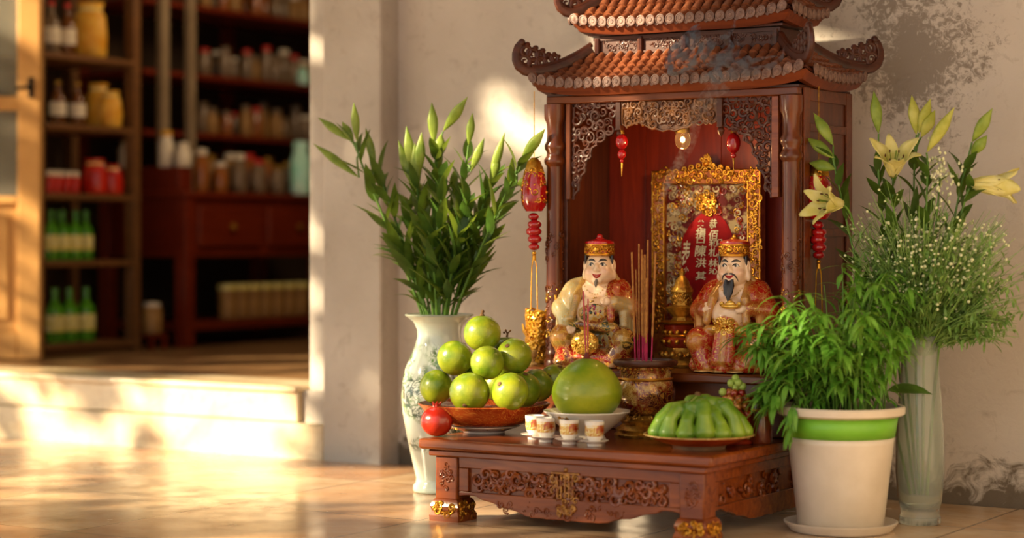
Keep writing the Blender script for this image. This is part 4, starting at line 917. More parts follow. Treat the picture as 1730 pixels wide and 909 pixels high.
m_ = MB(); m_.lathe([(.020, 0), (.021, .004), (.015, .010), (.018, .02), (.020, .034), (.015, .046), (.017, .056), (.012, .066), (.013, .074), (.006, .080), (0, .082)], 20, mod=lambda a, z: 1+.06*math.cos(7*a+z*90))
relief(m_, lambda x, y: True, (-.055, .006, .055, .076), lambda x, y, h: ((.018+h)*math.sin(x/.018), -(.018+h)*math.cos(x/.018), y), 90, 15, (.0045, .008), (.0013, .0024), beads=40, h=0); m_.build('scrolled_body', M['amber_gold'], t)
m_ = MB(); lx = LATV
m_.tube([lx*.012+UP*.05, lx*.017+UP*.07, lx*.016+UP*.085, lx*.021+UP*.097], [.004, .0038, .003, .0012], 8); m_.tube([lx*.015+UP*.072, lx*.024+UP*.078, lx*.026+UP*.086], [.003, .0025, .001], 6)
m_.tube([lx*-.012+UP*.036, lx*-.022+UP*.048, lx*-.025+UP*.060], [.004, .003, .001], 6); m_.tube([lx*-.008+UP*.066, lx*-.016+UP*.074, lx*-.012+UP*.086], [.0035, .003, .001], 6); m_.build('dragon_horns', M['amber_gold'], t)
t = thing('candle_cup', 'small white-gold footed cup at the foot of the left column', 'cup', (.0245, .270, SZ+.0002))
MB().lathe([(.007, 0), (.0075, .002), (.003, .006), (.003, .010), (.0075, .015), (.008, .022), (.0065, .0225), (.006, .016), (0, .014)], 16).build('cup', M['gold_pale'], t)
# ------------------------------------------------------------------ incense burner and sticks
t = thing('incense_burner', 'red and gold glazed incense burner full of sticks at the centre of the table', 'incense burner', (.2564, .20, TZ+.0003))
tq = NT('burner_glaze'); co = tq.coord(); ln = tq.ramp(swirl(tq, co, 46, 2.5), [(.12, 1.0), (.2, 0.0)]); nn = tq.noise(co, 30, 3)
cb = tq.ramp(nn, [(.42, hexc('#480c08')), (.54, hexc('#74140c')), (.60, hexc('#c0a060')), (.66, hexc('#b08c40'))]); cb = tq.mix(ln, cb, hexc('#c89038')); tq.P(Base_Color=cb, Roughness=.2, Coat_Weight=.7, Coat_Roughness=.08, Metallic=tq.math('MULTIPLY', ln, .6)); tq.bump(ln, .4, .0006); M['burner'] = tq.m
m_ = MB(); m_.lathe([(.021, .030), (.030, .034), (.040, .046), (.0435, .058), (.043, .068), (.038, .079), (.0365, .082), (.0375, .095), (.040, .100)], 40, mf=None); m_.build('bowl_body', M['burner'], t)
m_ = MB(); m_.lathe([(.038, .0985), (.045, .101), (.0465, .1045), (.0455, .108), (.040, .1085), (.0385, .104), (.038, .0985)], 40); m_.build('rim', M['wood_dark'], t)
m_ = MB(); m_.lathe([(.0382, .0795), (.0398, .0815), (.0385, .0838)], 40); beads(m_, (0, 0, 0), .0385, 30, .0019, z=.0965); m_.build('gilt_ring', M['gold'], t)
m_ = MB(); m_.lathe([(.044, 0), (.045, .003), (.041, .006), (.043, .010), (.037, .014), (.033, .017), (.036, .022), (.028, .026), (.022, .031)], 32)
relief(m_, lambda x, y: True, (-.125, .002, .125, .028), lambda x, y, h: ((.040-.5*y+h)*math.sin(x/.04), -(.040-.5*y+h)*math.cos(x/.04), y), 70, 23, (.003, .0055), (.0009, .0016), beads=60, h=0); m_.build('pedestal', M['gold_old'], t)
m_ = MB(); m_.lathe([(.0395, .1035), (.03, .1055), (.015, .1065), (0, .107)], 28); m_.build('ash', M['ash'], t)
BR = Vector((.2564, .20, TZ))
def stick(label, foot, top, mats, r=.0013, grp=None, split=.30):
    f = Vector(foot); v = Vector(top)-f; t = thing('incense_stick', label, 'incense stick', f, 0, grp)
    MB().tube([v*(split*.9), v*(split+.01), v*.7, v], [r*.8, r*1.25, r*1.25, r*1.1], 8).build('paste', M[mats[1]], t)
    MB().tube([Vector((0, 0, 0)), v*split*.5, v*(split+.02)], [r*.85]*3, 6).build('dyed_stick', M[mats[0]], t); return t
lab = ['tan incense stick leaning out leftmost in the burner', 'second tan incense stick from the left in the burner', 'tan incense stick just left of the middle of the bundle', 'tan incense stick in the middle of the bundle, thickest of the close ones', 'tall tan incense stick with smoke rising, right of the middle', 'short thin incense stick behind the middle of the bundle', 'tan incense stick leaning right, apart from the bundle', 'magenta-based stick low in the middle of the bundle', 'thin incense stick behind the second one from the left']
for i, (bx, tx, ty, dv) in enumerate(((1073, 1067, 426, -.004), (1080, 1079, 412, .004), (1085, 1084, 422, -.006), (1089, 1089, 430, -.001), (1093, 1094, 405, .005), (1087, 1086.5, 436, .010), (1100, 1107, 428, -.002), (1091, 1092, 470, -.009), (1078, 1074, 455, .011))):
    f = PT(bx, 607, .20+dv); f.z = TZ+.104; g = PT(tx, ty, .20+dv*1.6); stick(lab[i], f, g, ('magenta', 'incense'), (.0014, .0012, .0012, .0015, .0013, .0009, .0014, .0011, .0009)[i], None, .26)
# ------------------------------------------------------------------ offerings on the table
PB = Vector((.2175, .10, TZ+.0003))
t = thing('footed_bowl', 'white china footed bowl holding the pomelo', 'bowl', PB)
MB().lathe([(.026, 0), (.027, .002), (.024, .008), (.030, .013), (.046, .026), (.0575, .0375), (.0605, .040), (.0605, .0415), (.0575, .0405), (.045, .029), (.03, .0265), (0, .0262)], 48).build('bowl', M['white_china'], t)
m_ = MB(); relief(m_, lambda x, y: True, (-.030, .027, -.012, .035), lambda x, y, h: ((.0455+(y-.026)*1.05+h)*math.sin(x/.05+.30), -(.0455+(y-.026)*1.05+h)*math.cos(x/.05+.30), y), 7, 3, (.002, .0035), (.0005, .0009), h=0); m_.build('painted_crest', M['gold_old'], t)
def pomod(a, z): return 1+.010*math.sin(3*a+1)+.006*math.sin(7*a+z*70)
t = thing('pomelo', 'big green pomelo with pink incense sticks stuck in its top', 'pomelo', PB+Vector((0, 0, .0265)))
prof = []
for i in range(26):
    ph = PI*i/25; z = -math.cos(ph); r = math.sin(ph)**.90; r *= (1-.17*max(0, z+.15)**1.25); prof.append((.0500*r if 0 < i < 25 else 0, .0432*(1+z)+.0015*max(0, z)**8))
MB().lathe(prof, 40, mod=pomod).build('fruit', M['pomelo'], t, ang=180)
m_ = MB(); m_.lathe([(.0085, .0835), (.0072, .087), (.0045, .089), (.003, .095), (0, .0955)], 12); m_.build('stem_button', M['pome_dark'] if 'pome_dark' in M else pm('dark_red_button', '#5a1a18', '#7c2a20', 120, .6), t)
pz = PB.z+.0265+.0885
for i, (px, py) in enumerate(((985, 492), (993, 505))):
    stick(['long pink incense stick in the pomelo, left one', 'shorter pink incense stick in the pomelo, right one'][i], (PB.x-.0015+.003*i, PB.y, pz), PT(px, py, PB.y), ('magenta', 'pink_stick'), .0009, None, .2)
# lacquer bowl of limes on its white stand
LB = Vector((.034, .12, TZ+.0003))
t = thing('white_saucer', 'white china saucer under the red fruit bowl', 'saucer', LB)
MB().lathe([(.030, 0), (.031, .0025), (.040, .005), (.053, .010), (.0535, .0112), (.051, .0112), (.035, .0075), (0, .007)], 40).build('saucer', M['white_china'], t)
t = thing('fruit_bowl', 'red lacquer fruit bowl piled with limes', 'bowl', LB+Vector((0, 0, .0075)))
tq = NT('painted_lacquer'); co = tq.coord(); ln = tq.ramp(swirl(tq, co, 34, 2), [(.05, 1.0), (.12, 0.0)]); tq.P(Base_Color=tq.mix(tq.math('MULTIPLY', ln, .6), tq.ramp(tq.noise(co, 30, 3), [(.4, hexc('#7c1c0c')), (.62, hexc('#a0481c'))]), hexc('#c08838')), Roughness=.22, Coat_Weight=.6); M['lacq'] = tq.m
MB().lathe([(.044, 0), (.045, .003), (.060, .006), (.078, .014), (.089, .026), (.095, .033), (.0965, .0345), (.0945, .0355), (.087, .028), (.074, .0235), (.05, .0225), (0, .022)], 56).build('bowl', M['lacq'], t)
m_ = MB(); relief(m_, lambda x, y: True, (-.14, .001, .14, .006), lambda x, y, h: ((.0465+h)*math.sin(x/.0465), -(.0465+h)*math.cos(x/.0465), y), 50, 8, (.0022, .0034), (.0006, .0010), beads=30, h=.0); m_.build('gilt_foot_ring', M['gold_old'], t)
limes = [((-.0386, .1042, .1801), .0244, 'lime at the left end of the bottom row above the pomegranate'), ((.0509, .0556, .1787), .0278, 'large lime lowest at the front of the pile'), ((.1063, .0758, .1809), .0261, 'lime in the bottom row just right of the front one'),
 ((.0966, .1263, .1799), .0253, 'lime peeping out behind the right front lime of the bottom row'), ((.0907, .1747, .1834), .0236, 'lime far right in the bottom row'), ((-.0112, .1115, .2231), .0253, 'lime at the left of the middle tier'), ((.0628, .0838, .2200), .0236, 'yellowish lime at the centre of the middle tier'),
 ((.0799, .1289, .2276), .0253, 'lime at the right of the middle tier'), ((.0450, .165, .2300), .0236, 'lime with a brown twig at the back of the middle tier'), ((.032, .118, .2601), .0261, 'lime with dark stem on the very top of the pile')]
limes += [((-.0001, .1468, .1913), .0236, 'lime half hidden at the back between the two left bottom limes'), ((.0459, .1383, .1846), .0236, 'lime in the heart of the bottom row behind the front two'), ((.1010, .2090, .1900), .0225, 'rearmost lime at the far right edge of the pile')]
for i, (c, r, lb) in enumerate(limes):
    r *= 1.04
    t = thing('lime', lb, 'lime', c, rnd.uniform(0, 6)); up_ = Matrix.Rotation(rnd.uniform(-.5, .5), 3, 'X') @ Matrix.Rotation(rnd.uniform(-.5, .5), 3, 'Y') if i not in (8, 9) else Matrix.Identity(3)
    if i not in (8, 9): up_ = Matrix.Rotation([1.9, 2.2, 1.0, .4, .5, .3, 2.3, .5, 0, 0, .3, .4, .2][i], 3, 'X') @ up_
    m_ = MB(); pr = []
    for q in range(21): ph = PI*q/20; pr.append((r*math.sin(ph)*1.0 if 0 < q < 20 else 0, -r*math.cos(ph)*.965-(.0014 if q == 20 else .0007 if q == 19 else 0)))
    m_.lathe(pr, 30, mod=lambda a, z: 1+.008*math.sin(5*a+i)); m_.v = [tuple(up_ @ Vector(p)) for p in m_.v]; m_.build('fruit', M['lime'], t, ang=180)
    m_ = MB(); 
    if i == 8: m_.tube([(0, 0, r*.93), (.001, 0, r*1.15), (-.002, .001, r*1.32)], [.0018, .0014, .0012], 6); m_.tube([(0, 0, r*1.12), (.005, 0, r*1.3)], [.0012, .001], 6); [m_.ell((x, 0, r*z), .0018, 6) for x, z in ((-.002, 1.34), (.005, 1.31), (-.0045, 1.2))]
    elif i == 9: m_.tube([(0, 0, r*.92), (0, .0005, r*1.05), (.001, 0, r*1.16)], [.0042, .0022, .0020], 8); m_.ell((.001, 0, r*1.16), .0026, 8)
    else: m_.lathe([(.0036, r*.955), (.0028, r*.975), (.001, r*.985), (0, r*.98)], 8)
    m_.v = [tuple(up_ @ Vector(p)) for p in m_.v]; m_.build('stem', M['stem'], t)
t = thing('pomegranate', 'shiny red pomegranate at the left front corner of the table', 'pomegranate', (.011, .032, TZ+.0003))
pr = [(0, 0)]+[(.0236*math.sin(PI*q/18)*(1-.02*(q/18)), .0218*(1-math.cos(PI*q/18))) for q in range(2, 17)]+[(.006, .0432), (0, .0428)]
MB().lathe(pr, 32, mod=lambda a, z: 1+.018*math.cos(6*a)).build('fruit', M['pome'], t, ang=180)
m_ = MB()
for q in range(6): a = q*PI/3; d_ = Vector((math.cos(a), math.sin(a), 0)); m_.tube([Vector((0, 0, .0425))+d_*.0042, Vector((0, 0, .046))+d_*.0046, Vector((0, 0, .0495))+d_*.0075], [.0026, .0022, .0006], 6)
m_.build('crown', M['pome'], t)
# tea cups
tq = NT('painted_cup'); co = tq.coord(); sp = tq.n('SeparateXYZ', {'Vector': co}).outputs; lx_ = tq.noise(co, 130, 4, 1.5)
band = tq.math('MULTIPLY', tq.math('GREATER_THAN', sp[2], .0075), tq.math('LESS_THAN', sp[2], .0225)); cb = tq.ramp(lx_, [(.36, hexc('#a83c10')), (.44, hexc('#c88a20')), (.54, hexc('#d8b848')), (.62, hexc('#e8dcc0'))])
fig = tq.n('VectorMath', {0: co, 1: (.0035, -.0115, .0155)}, operation='DISTANCE').outputs['Value']; fig2 = tq.ramp(tq.math('ADD', fig, tq.math('MULTIPLY', lx_, .004)), [(.0068, 1.0), (.0085, 0.0)])
tq.P(Base_Color=tq.mix(fig2, tq.mix(tq.math('MULTIPLY', band, .9), hexc('#ece4d8'), cb), hexc('#9c2c0c')), Roughness=.15, Coat_Weight=.5); M['cup'] = tq.m
cl = ['hindmost tea cup at the left end, half hidden', 'gold and white tea cup second from the left', 'gold and white tea cup second from the right', 'gold and white tea cup at the right end of the row']; sl_ = ['saucer under the half hidden leftmost tea cup', 'white saucer under the second tea cup from the left', 'white saucer under the third tea cup from the left', 'white saucer under the rightmost tea cup']
for i, (px, v) in enumerate(((903, .072), (922, .049), (961, .040), (1004, .036))):
    c = Vector((U(px, v), v, TZ+.0003)); t = thing('cup_saucer', sl_[i], 'saucer', c, TH)
    MB().lathe([(.0098, 0), (.0102, .003), (.012, .0045), (.0192, .0072), (.0196, .0082), (.018, .0082), (.010, .0062), (0, .006)], 32).build('saucer', M['white_china'], t)
    t = thing('tea_cup', cl[i], 'cup', c+Vector((0, 0, .0062)), TH+.2*i)
    MB().lathe([(.0085, 0), (.0088, .002), (.0118, .006), (.0132, .012), (.0131, .020), (.0136, .0265), (.0138, .0275), (.0128, .0275), (.0122, .020), (.0118, .012), (.006, .005), (0, .004)], 32).build('cup', M['cup'], t)
    MB().lathe([(.0122, .0215), (0, .0215)], 24).build('tea', M['jar_brown'], t)
# finger citron on its plate
CP = Vector((.398, .088, TZ+.0003))
t = thing('citron_plate', 'red-brown plate with pale rim under the green citron', 'plate', CP)
M['plate'] = pm('plate_glaze', '#7c2410', '#9c3a18', 30, .2, coat=.6)
MB().lathe([(.035, 0), (.036, .003), (.038, .005), (.056, .0095), (.0735, .0175), (.0748, .0182), (.074, .0195), (.0715, .019), (.055, .0125), (.036, .0085), (0, .008)], 56, mf=lambda i: 1 if i in (4, 5, 6) else (2 if i < 2 else 0)).build('plate', [M['plate'], M['gold_pale'], M['jar_grey']], t)
t = thing('finger_citron', 'lumpy green many-fingered citron lying on the brown plate', 'fruit', CP+Vector((0, 0, .0095)), TH)
K = {'k': .004}
fp = [('e', (.0, .008, .022), (.026, .018, .020), {'k': .003}), ('e', (.0, .004, .044), (.014, .012, .009), {'k': .004})]
for ph, R_, zm, sz in ((-106, .054, .041, 1.0), (-77, .057, .037, .95), (-50, .055, .044, 1.0), (-24, .050, .040, 1.0), (4, .047, .048, 1.14), (31, .051, .036, .98), (56, .055, .047, 1.0), (82, .058, .038, 1.0), (109, .057, .043, 1.0), (138, .050, .040, 1.05), (168, .046, .042, 1.05), (198, .046, .040, 1.05), (226, .050, .040, 1.0)):
    an = math.radians(ph); dd = np.array((math.sin(an)*1.06, -math.cos(an)*.88, 0)); z_ = np.array((0, 0, 1.))
    rt, md, m2, tp_ = dd*.014+z_*.0475, dd*R_*.66+z_*zm, dd*R_*.90+z_*zm*.72, dd*R_*.97+z_*.0140*sz
    fp += [('c', rt, md, .0078*sz, .0098*sz, {'k': .0012}), ('c', md, m2, .0100*sz, .0088*sz, {'k': .0010}), ('c', m2, tp_, .0088*sz, .0130*sz, {'k': .0005})]
fp += [('c', (-.012, -.004, .054), (.010, .002, .054), .0080, .0090, {'k': .0015}), ('c', (.010, -.012, .053), (.036, -.006, .048), .0090, .0100, {'k': .0008}), ('c', (-.004, -.014, .054), (-.012, -.026, .047), .0082, .0100, {'k': .0008})]
mb, _f = blob(fp, .0012, .004); 
for q in range(len(mb.v)): x = mb.v[q]; mb.v[q] = (x[0], x[1], max(.0034, x[2]))
mb.build('fruit', M['citron'], t, ang=180)
MB().lathe([(.0055, .062), (.0045, .066), (.0035, .0675), (.0025, .0695), (0, .0695)], 10, (-.002, -.002, -.0035)).build('stem_scar', M['pome_dark'] if 'pome_dark' in M else M['stem'], t)
# small offering stand and jars behind the plate
oc = PT(1243, 690, .175); t = thing('offering_stand', 'red and gold beaded offering stand topped with pale fruit behind the citron', 'offering', (oc.x, oc.y, TZ+.0003))
m_ = MB(); m_.lathe([(.024, 0), (.025, .004), (.016, .010), (.014, .022), (.022, .030), (.024, .036), (0, .036)], 24); m_.build('stand', M['red_lacquer'], t)
m_ = MB(); q = 0
for (r, z, n) in ((.021, .041, 11), (.018, .051, 9), (.014, .061, 7), (.009, .069, 5)): beads(m_, (0, 0, 0), r, n, .0062, z=z, a0=z*90)
m_.ell((0, 0, .055), .014, 12); m_.build('red_gilt_beads', M['gold_red'] if 'gold_red' in M else pm('gold_red', '#8c1c10', '#c88838', 60, .2, metal=.3, coat=.6, lo=.45, hi=.56), t)
m_ = MB()
for (x, y, z) in ((0, 0, .077), (.006, -.004, .083), (-.006, -.003, .082), (.001, -.003, .089), (.010, .0, .078), (-.015, -.010, .070)): m_.ell((x, y, z), .0058, 10)
m_.build('pale_fruit', M['bud'], t)
oc = PT(1296, 700, .16); t = thing('amber_jar', 'dark amber glass jar with gilt ring near the table right edge', 'jar', (.440, .190, TZ+.0003))
MB().lathe([(.016, 0), (.0175, .003), (.0175, .05), (.014, .058), (.014, .066), (.0155, .068), (0, .068)], 20).build('jar_body', M['jar_amber'] if 'jar_amber' in M else pm('jar_amber', '#4a1c0c', '#6a2c10', 30, .12, coat=.7), t)
m_ = MB(); m_.lathe([(.0178, .044), (.0186, .046), (.0178, .048)], 20); m_.build('gilt_ring', M['gold'], t)
# ------------------------------------------------------------------ hanging things
def pendant(name, label, top, drop, rs, mat, cat='pendant'):
    t = thing(name, label, cat, top); MB().tube([(0, 0, 0), (0, 0, -drop)], .0007, 6).build('cord', M['gold_old'], t)
    z = -drop; MB().lathe([(0, z+.006), (.0035, z+.005), (.0045, z), (0, z-.001)], 12).build('cap', M['gold'], t)
    for r, sq in rs: z -= r*sq; MB().ell((0, 0, z), (r, r, r*sq), 18).build('bead', M[mat], t); z -= r*sq*.92
    MB().tube([(0, 0, z+.002), (0, 0, z-.008), (0, 0, z-.020)], [.0016, .0012, .0004], 6).build('gold_tip', M['gold_old'], t); return t
q = PT(1050, 226, F0+.004); pendant('bead_pendant', 'red bead pendant hanging left of the bulb under the carved valance', (q.x, q.y, .553), .553-q.z, ((.0095, 1.25), (.0066, 1.15), (.003, 1.0)), 'red_glass')
q = PT(1239, 224, F0+.02); pendant('bead_pendant', 'dark red bead pendant hanging right of the bulb', (q.x, q.y, .556), .556-q.z, ((.0105, 1.45), (.004, 1.0)), 'red_glass')
q = PT(1153, 237, F0+.012); t = thing('light_bulb', 'small glowing clear bulb hanging at the middle of the shrine opening', 'bulb', (q.x, q.y, .5935))
zb = q.z-.5935
tq = NT('bulb_glass'); tq.P(Emission_Color=(1, .5, .15, 1), Emission_Strength=.10, Base_Color=(1, .74, .36, 1), Roughness=.03, Transmission_Weight=1.0, IOR=1.2); M['bulb'] = tq.m
MB().lathe([(0, zb-.0135), (.005, zb-.0125), (.0095, zb-.008), (.0118, zb), (.0108, zb+.007), (.0085, zb+.0115)], 24).build('glass', M['bulb'], t)
MB().lathe([(.0055, zb+.024), (.0095, zb+.021), (.0110, zb+.014), (.0112, zb+.0105), (.0088, zb+.0105), (0, zb+.014)], 20).build('socket', M['gold_old'], t)
MB().tube([(0, 0, 0), (0, 0, zb+.022)], .0012, 6).build('cord', M['black_metal'], t)
tq = NT('filament'); tq.P(Emission_Color=(1, .62, .22, 1), Emission_Strength=30.0, Base_Color=(1, .8, .5, 1)); M['fil'] = tq.m
MB().ell((0, 0, zb+.001), (.0032, .0032, .0040), 8).build('filament', M['fil'], t)
l_ = lamp('bulb_light', 'POINT', (q.x, q.y-.0, q.z-.0), .35, (1, .55, .2), .004); l_.location = (q.x, q.y-.003, q.z-.018)
def lantern(label, top, ztop):
    t = thing('lantern_tassel', label, 'hanging ornament', top); tz = top[2]; Zl = lambda py: (ztop(py)-tz); s_ = 1/1110
    MB().tube([(0, 0, 0), (0, 0, Zl(268))], .0008, 6).build('cord', M['gold_old'], t)
    z0, z1 = Zl(358), Zl(282); h = z1-z0
    MB().lathe([(0, z0), (.012, z0+.001), (.0175, z0+h*.15), (.0190, z0+h*.3), (.0185, z0+h*.55), (.0165, z0+h*.75), (.0125, z0+h*.93), (0, z1)], 28, mod=lambda a, z: 1+.05*abs(math.cos(5*a))).build('lantern', M['red_glass'], t)
    g = MB(); relief(g, lambda x, y: True, (-.05, z0+h*.22, .05, z1-.004), lambda x, y, h_: ((.0182+h_-.2*max(0, y-z0-h*.55))*math.sin(x/.018), -(.0182+h_-.2*max(0, y-z0-h*.55))*math.cos(x/.018), y), 40, 4, (.0035, .006), (.0008, .0014), beads=40, h=.0); g.lathe([(.004, z1+.014), (.010, z1+.008), (.0125, z1), (.0150, z1-.008), (.0135, z1-.009), (.009, z1)], 20, mod=lambda a, z: 1+.06*math.cos(8*a)); g.build('gilt_filigree', M['gold'], t)
    for i, (py, r) in enumerate(((366, 9.5), (379, 12), (391, 13.5), (404, 12), (417, 9.5))): m_ = MB(); m_.ell(((-.001, .001, -.0005, .001, 0)[i], 0, Zl(py)), (r*s_, r*s_, r*s_*.68), 16); m_.build('bead', M['red_glass'], t)
    g = MB(); g.ell((0, 0, Zl(428)), .0035, 10); g.lathe([(.003, Zl(440)), (.0028, Zl(432)), (.001, Zl(430))], 10); g.build('gold_bead', M['gold'], t)
    for sx in (-1, 1): MB().tube([LATV*sx*.0008+UP*Zl(432), LATV*sx*.0035+UP*Zl(450), LATV*sx*.0045+UP*Zl(490), LATV*sx*.005+UP*Zl(524)], .0011, 6).build('tassel_string', M['amber_gold'], t)
    return t
q = PT(902, 300, .262); lantern('red and gold lantern tassel hanging beside the left column, gold strings below', (q.x, q.y, .628-.0085), lambda py: Z(py, q.x, q.y))
q2 = PT(1383, 300, .330); d1, d2 = LD(q.x, q.y)[1], LD(q2.x, q2.y)[1]; lantern('red and gold lantern tassel hanging at the right side behind the yellow lily', (q2.x, q2.y, .628-.0085), lambda py: Z(400+(py-400)*1.0+(14 if py > 330 else 6), q2.x, q2.y))
# ------------------------------------------------------------------ plants
def leaf(mb, p, d, up_, L, W, bend=.3, m=0, n=6, fold=.25, wprof=None):
    p = Vector(p); d = Vector(d).normalized(); up_ = Vector(up_); sd = d.cross(up_)
    if sd.length < 1e-4: sd = d.orthogonal()
    sd.normalize(); nn = sd.cross(d).normalized(); vs = []; x = p.copy(); dd = d.copy()
    for i in range(n+1):
        t = i/n; wd = W*.5*(math.sin(PI*min(1, t**.75*.97+.03)) if not wprof else wprof(t)); un = sd.cross(dd).normalized()
        vs += [x-sd*wd+un*wd*fold, x, x+sd*wd+un*wd*fold]
        dd = (dd-nn*bend/n*(.4+1.2*t)).normalized(); x = x+dd*L/n
    mb.add(vs, [(3*i+k, 3*i+k+1, 3*i+k+4, 3*i+k+3) for i in range(n) for k in (0, 1)], m); return x
def bud(name, p, d, L, r, mat, parent, origin):
    d = Vector(d).normalized(); q = Vector((0, 0, 1)).rotation_difference(d).to_matrix(); mb = MB(); pr = []
    for i in range(15): t = i/14; pr.append((max(.0, r*max(.22*(1-t), math.sin(PI*t**.85)**.9*(.55+.62*t))*(1 if t < .6 else 1-.45*((t-.6)/.4))) if 0 < i < 14 else 0, L*t))
    mb.lathe(pr, 18, mod=lambda a, z: 1+.13*math.cos(3*a)-.05*abs(math.cos(1.5*a))); mb.v = [tuple(q @ Vector(x)+Vector(p)-origin) for x in mb.v]; return mb.build(name, mat, parent, ang=180)
def flower(p, axis, R, parent, origin, seed=0, spread=1.0, mat='petal'):
    axis = Vector(axis).normalized(); q = Vector((0, 0, 1)).rotation_difference(axis).to_matrix(); fl = bpy.data.objects.new('flower', None); COL.objects.link(fl); fl.parent = parent; fl.location = Vector(p)-origin; fl.empty_display_size = .01; r = random.Random(seed)
    for k in range(6):
        a = k*PI/3+(.0 if k % 2 else .06)+r.uniform(-.08, .08); rad = Vector((math.cos(a), math.sin(a), 0)); tn = Vector((-math.sin(a), math.cos(a), 0)); vs = []; n = 12; L = R*(1.25 if k % 2 else 1.15); Wm = R*(.50 if k % 2 else .40); ba = r.uniform(.9, 1.15)*spread
        pos = rad*.003; ang = .32*spread
        for i in range(n+1):
            t = i/n; dr = rad*math.sin(ang)+Vector((0, 0, 1))*math.cos(ang); nr = rad*math.cos(ang)-Vector((0, 0, 1))*math.sin(ang); wd = Wm*.5*(math.sin(PI*min(1, .10+.88*t))**.75); rf = .0016*math.sin(t*14+k)*t
            for s_, cup in ((-1, .38), (-.5, .10), (0, 0), (.5, .10), (1, .38)): vs.append(pos+tn*wd*s_-nr*wd*cup*(1-.6*t)+nr*(rf if abs(s_) == 1 else 0))
            pos = pos+dr*L/n; ang += ba/n*(.35+2.1*t*t)
        mb = MB(); mb.add(vs, [(5*i+j, 5*i+j+1, 5*i+j+6, 5*i+j+5) for i in range(n) for j in range(4)]); mb.v = [tuple(q @ Vector(x)) for x in mb.v]; o = mb.build('petal', M[mat], fl, ang=180)
        so_ = o.modifiers.new('solid', 'SOLIDIFY'); so_.thickness = .0006
    mb = MB()
    for k in range(6):
        a = k*PI/3+.4; d_ = Vector((math.cos(a)*.35, math.sin(a)*.35, 1)).normalized(); e = d_*R*.72; mb.tube([Vector((0, 0, .004)), e*.5+Vector((0, 0, .003)), e], .0006, 5); mb.ell(e, (.0012, .0012, .0032), 8, 1)
    mb.tube([Vector((0, 0, .004)), Vector((.001, 0, R*.5)), Vector((.002, .001, R*.85))], .001, 6); mb.v = [tuple(q @ Vector(x)) for x in mb.v]; mb.build('stamens', [M['bud'], M['anther']], fl); return fl
M['leaf_thin'] = None
def leafmat(name, c1, c2, sc_=40, tr=.35, rough=.42):
    t = NT(name); co = t.coord(); col = t.ramp(t.noise(co, sc_, 3), [(.35, hexc(c1)), (.65, hexc(c2))]); t.P(Base_Color=col, Roughness=rough, Specular_IOR_Level=.4)
    tr_ = t.n('BsdfTranslucent', {'Color': t.mix(.4, col, hexc('#b8c840'))}); mx = t.n('MixShader', {0: tr, 1: t.p.outputs[0], 2: tr_.outputs[0]}); t.t.links.new(mx.outputs[0], t.out.inputs[0]); return t.m
M['leaf'] = leafmat('dark_leaf', '#2e4c18', '#4a6e26'); M['leaf2'] = leafmat('fresh_leaf', '#4c8426', '#7cac44', 60); M['bud'] = leafmat('lily_bud_skin', '#6f8a2c', '#94a844', 50, .2, .4); M['bud_yellow'] = leafmat('yellowing_lily_bud', '#a4aa3c', '#c8c868', 40, .2, .4); M['petal'] = leafmat('yellow_petal', '#e2d878', '#f0e8a4', 50, .3, .5); M['fern'] = leafmat('fern_green', '#5c8a3c', '#8cb060', 70, .3); M['petal_pale'] = pm('small_white_flower', '#dcdcb8', '#c4cc98', 60, .6)
# left vase
VL = Vector((-.159, .29, .0003))
tq = NT('painted_porcelain'); co = tq.coord(); sp = tq.n('SeparateXYZ', {'Vector': co}).outputs
reg = tq.noise(co, 13, 2); vine = tq.ramp(swirl(tq, co, 22, 2.4), [(.14, 1.0), (.20, 0.0)]); leafy = tq.ramp(tq.noise(co, 60, 4, 1.2), [(.50, 0.0), (.55, 1.0)])
msk = tq.math('MULTIPLY', tq.ramp(reg, [(.38, 0.0), (.44, 1.0)]), tq.math('MULTIPLY', tq.ramp(sp[2], [(.062, 0.0), (.075, 1.0)]), tq.ramp(sp[2], [(.222, 1.0), (.236, 0.0)])))
pat = tq.math('MULTIPLY', tq.math('MAXIMUM', vine, leafy), msk); grn = tq.ramp(tq.noise(co, 40, 2), [(.42, hexc('#1e3c24')), (.58, hexc('#5c8a40'))])
tq.P(Base_Color=tq.mix(tq.math('MULTIPLY', pat, .92), tq.ramp(tq.noise(co, 8, 2), [(.4, hexc('#d8e0d2')), (.6, hexc('#c4d2c2'))]), grn), Roughness=.12, Coat_Weight=.6, Coat_Roughness=.05); M['porcelain'] = tq.m
t = thing('porcelain_vase', 'white porcelain vase painted with green vines, standing on the floor at the table left', 'vase', VL)
MB().lathe([(.040, 0), (.0415, .003), (.041, .010), (.037, .015), (.0365, .022), (.042, .045), (.050, .080), (.0575, .120), (.0600, .148), (.0585, .172), (.053, .195), (.044, .215), (.0375, .230), (.0345, .243), (.0350, .254), (.041, .266), (.0505, .2735), (.0535, .2755), (.0535, .2775), (.050, .2775), (.040, .270), (.032, .255), (.030, .24), (.03, .2), (0, .198)], 64).build('body', M['porcelain'], t, ang=180)
MB().lathe([(.0534, .2752), (.0545, .2765), (.0534, .2782), (.051, .2785), (.0505, .2775)], 48).build('rim', M['porcelain_rim'] if 'porcelain_rim' in M else pm('rim_glaze', '#b8c0ac', '#9caa98', 30, .2, coat=.4), t)
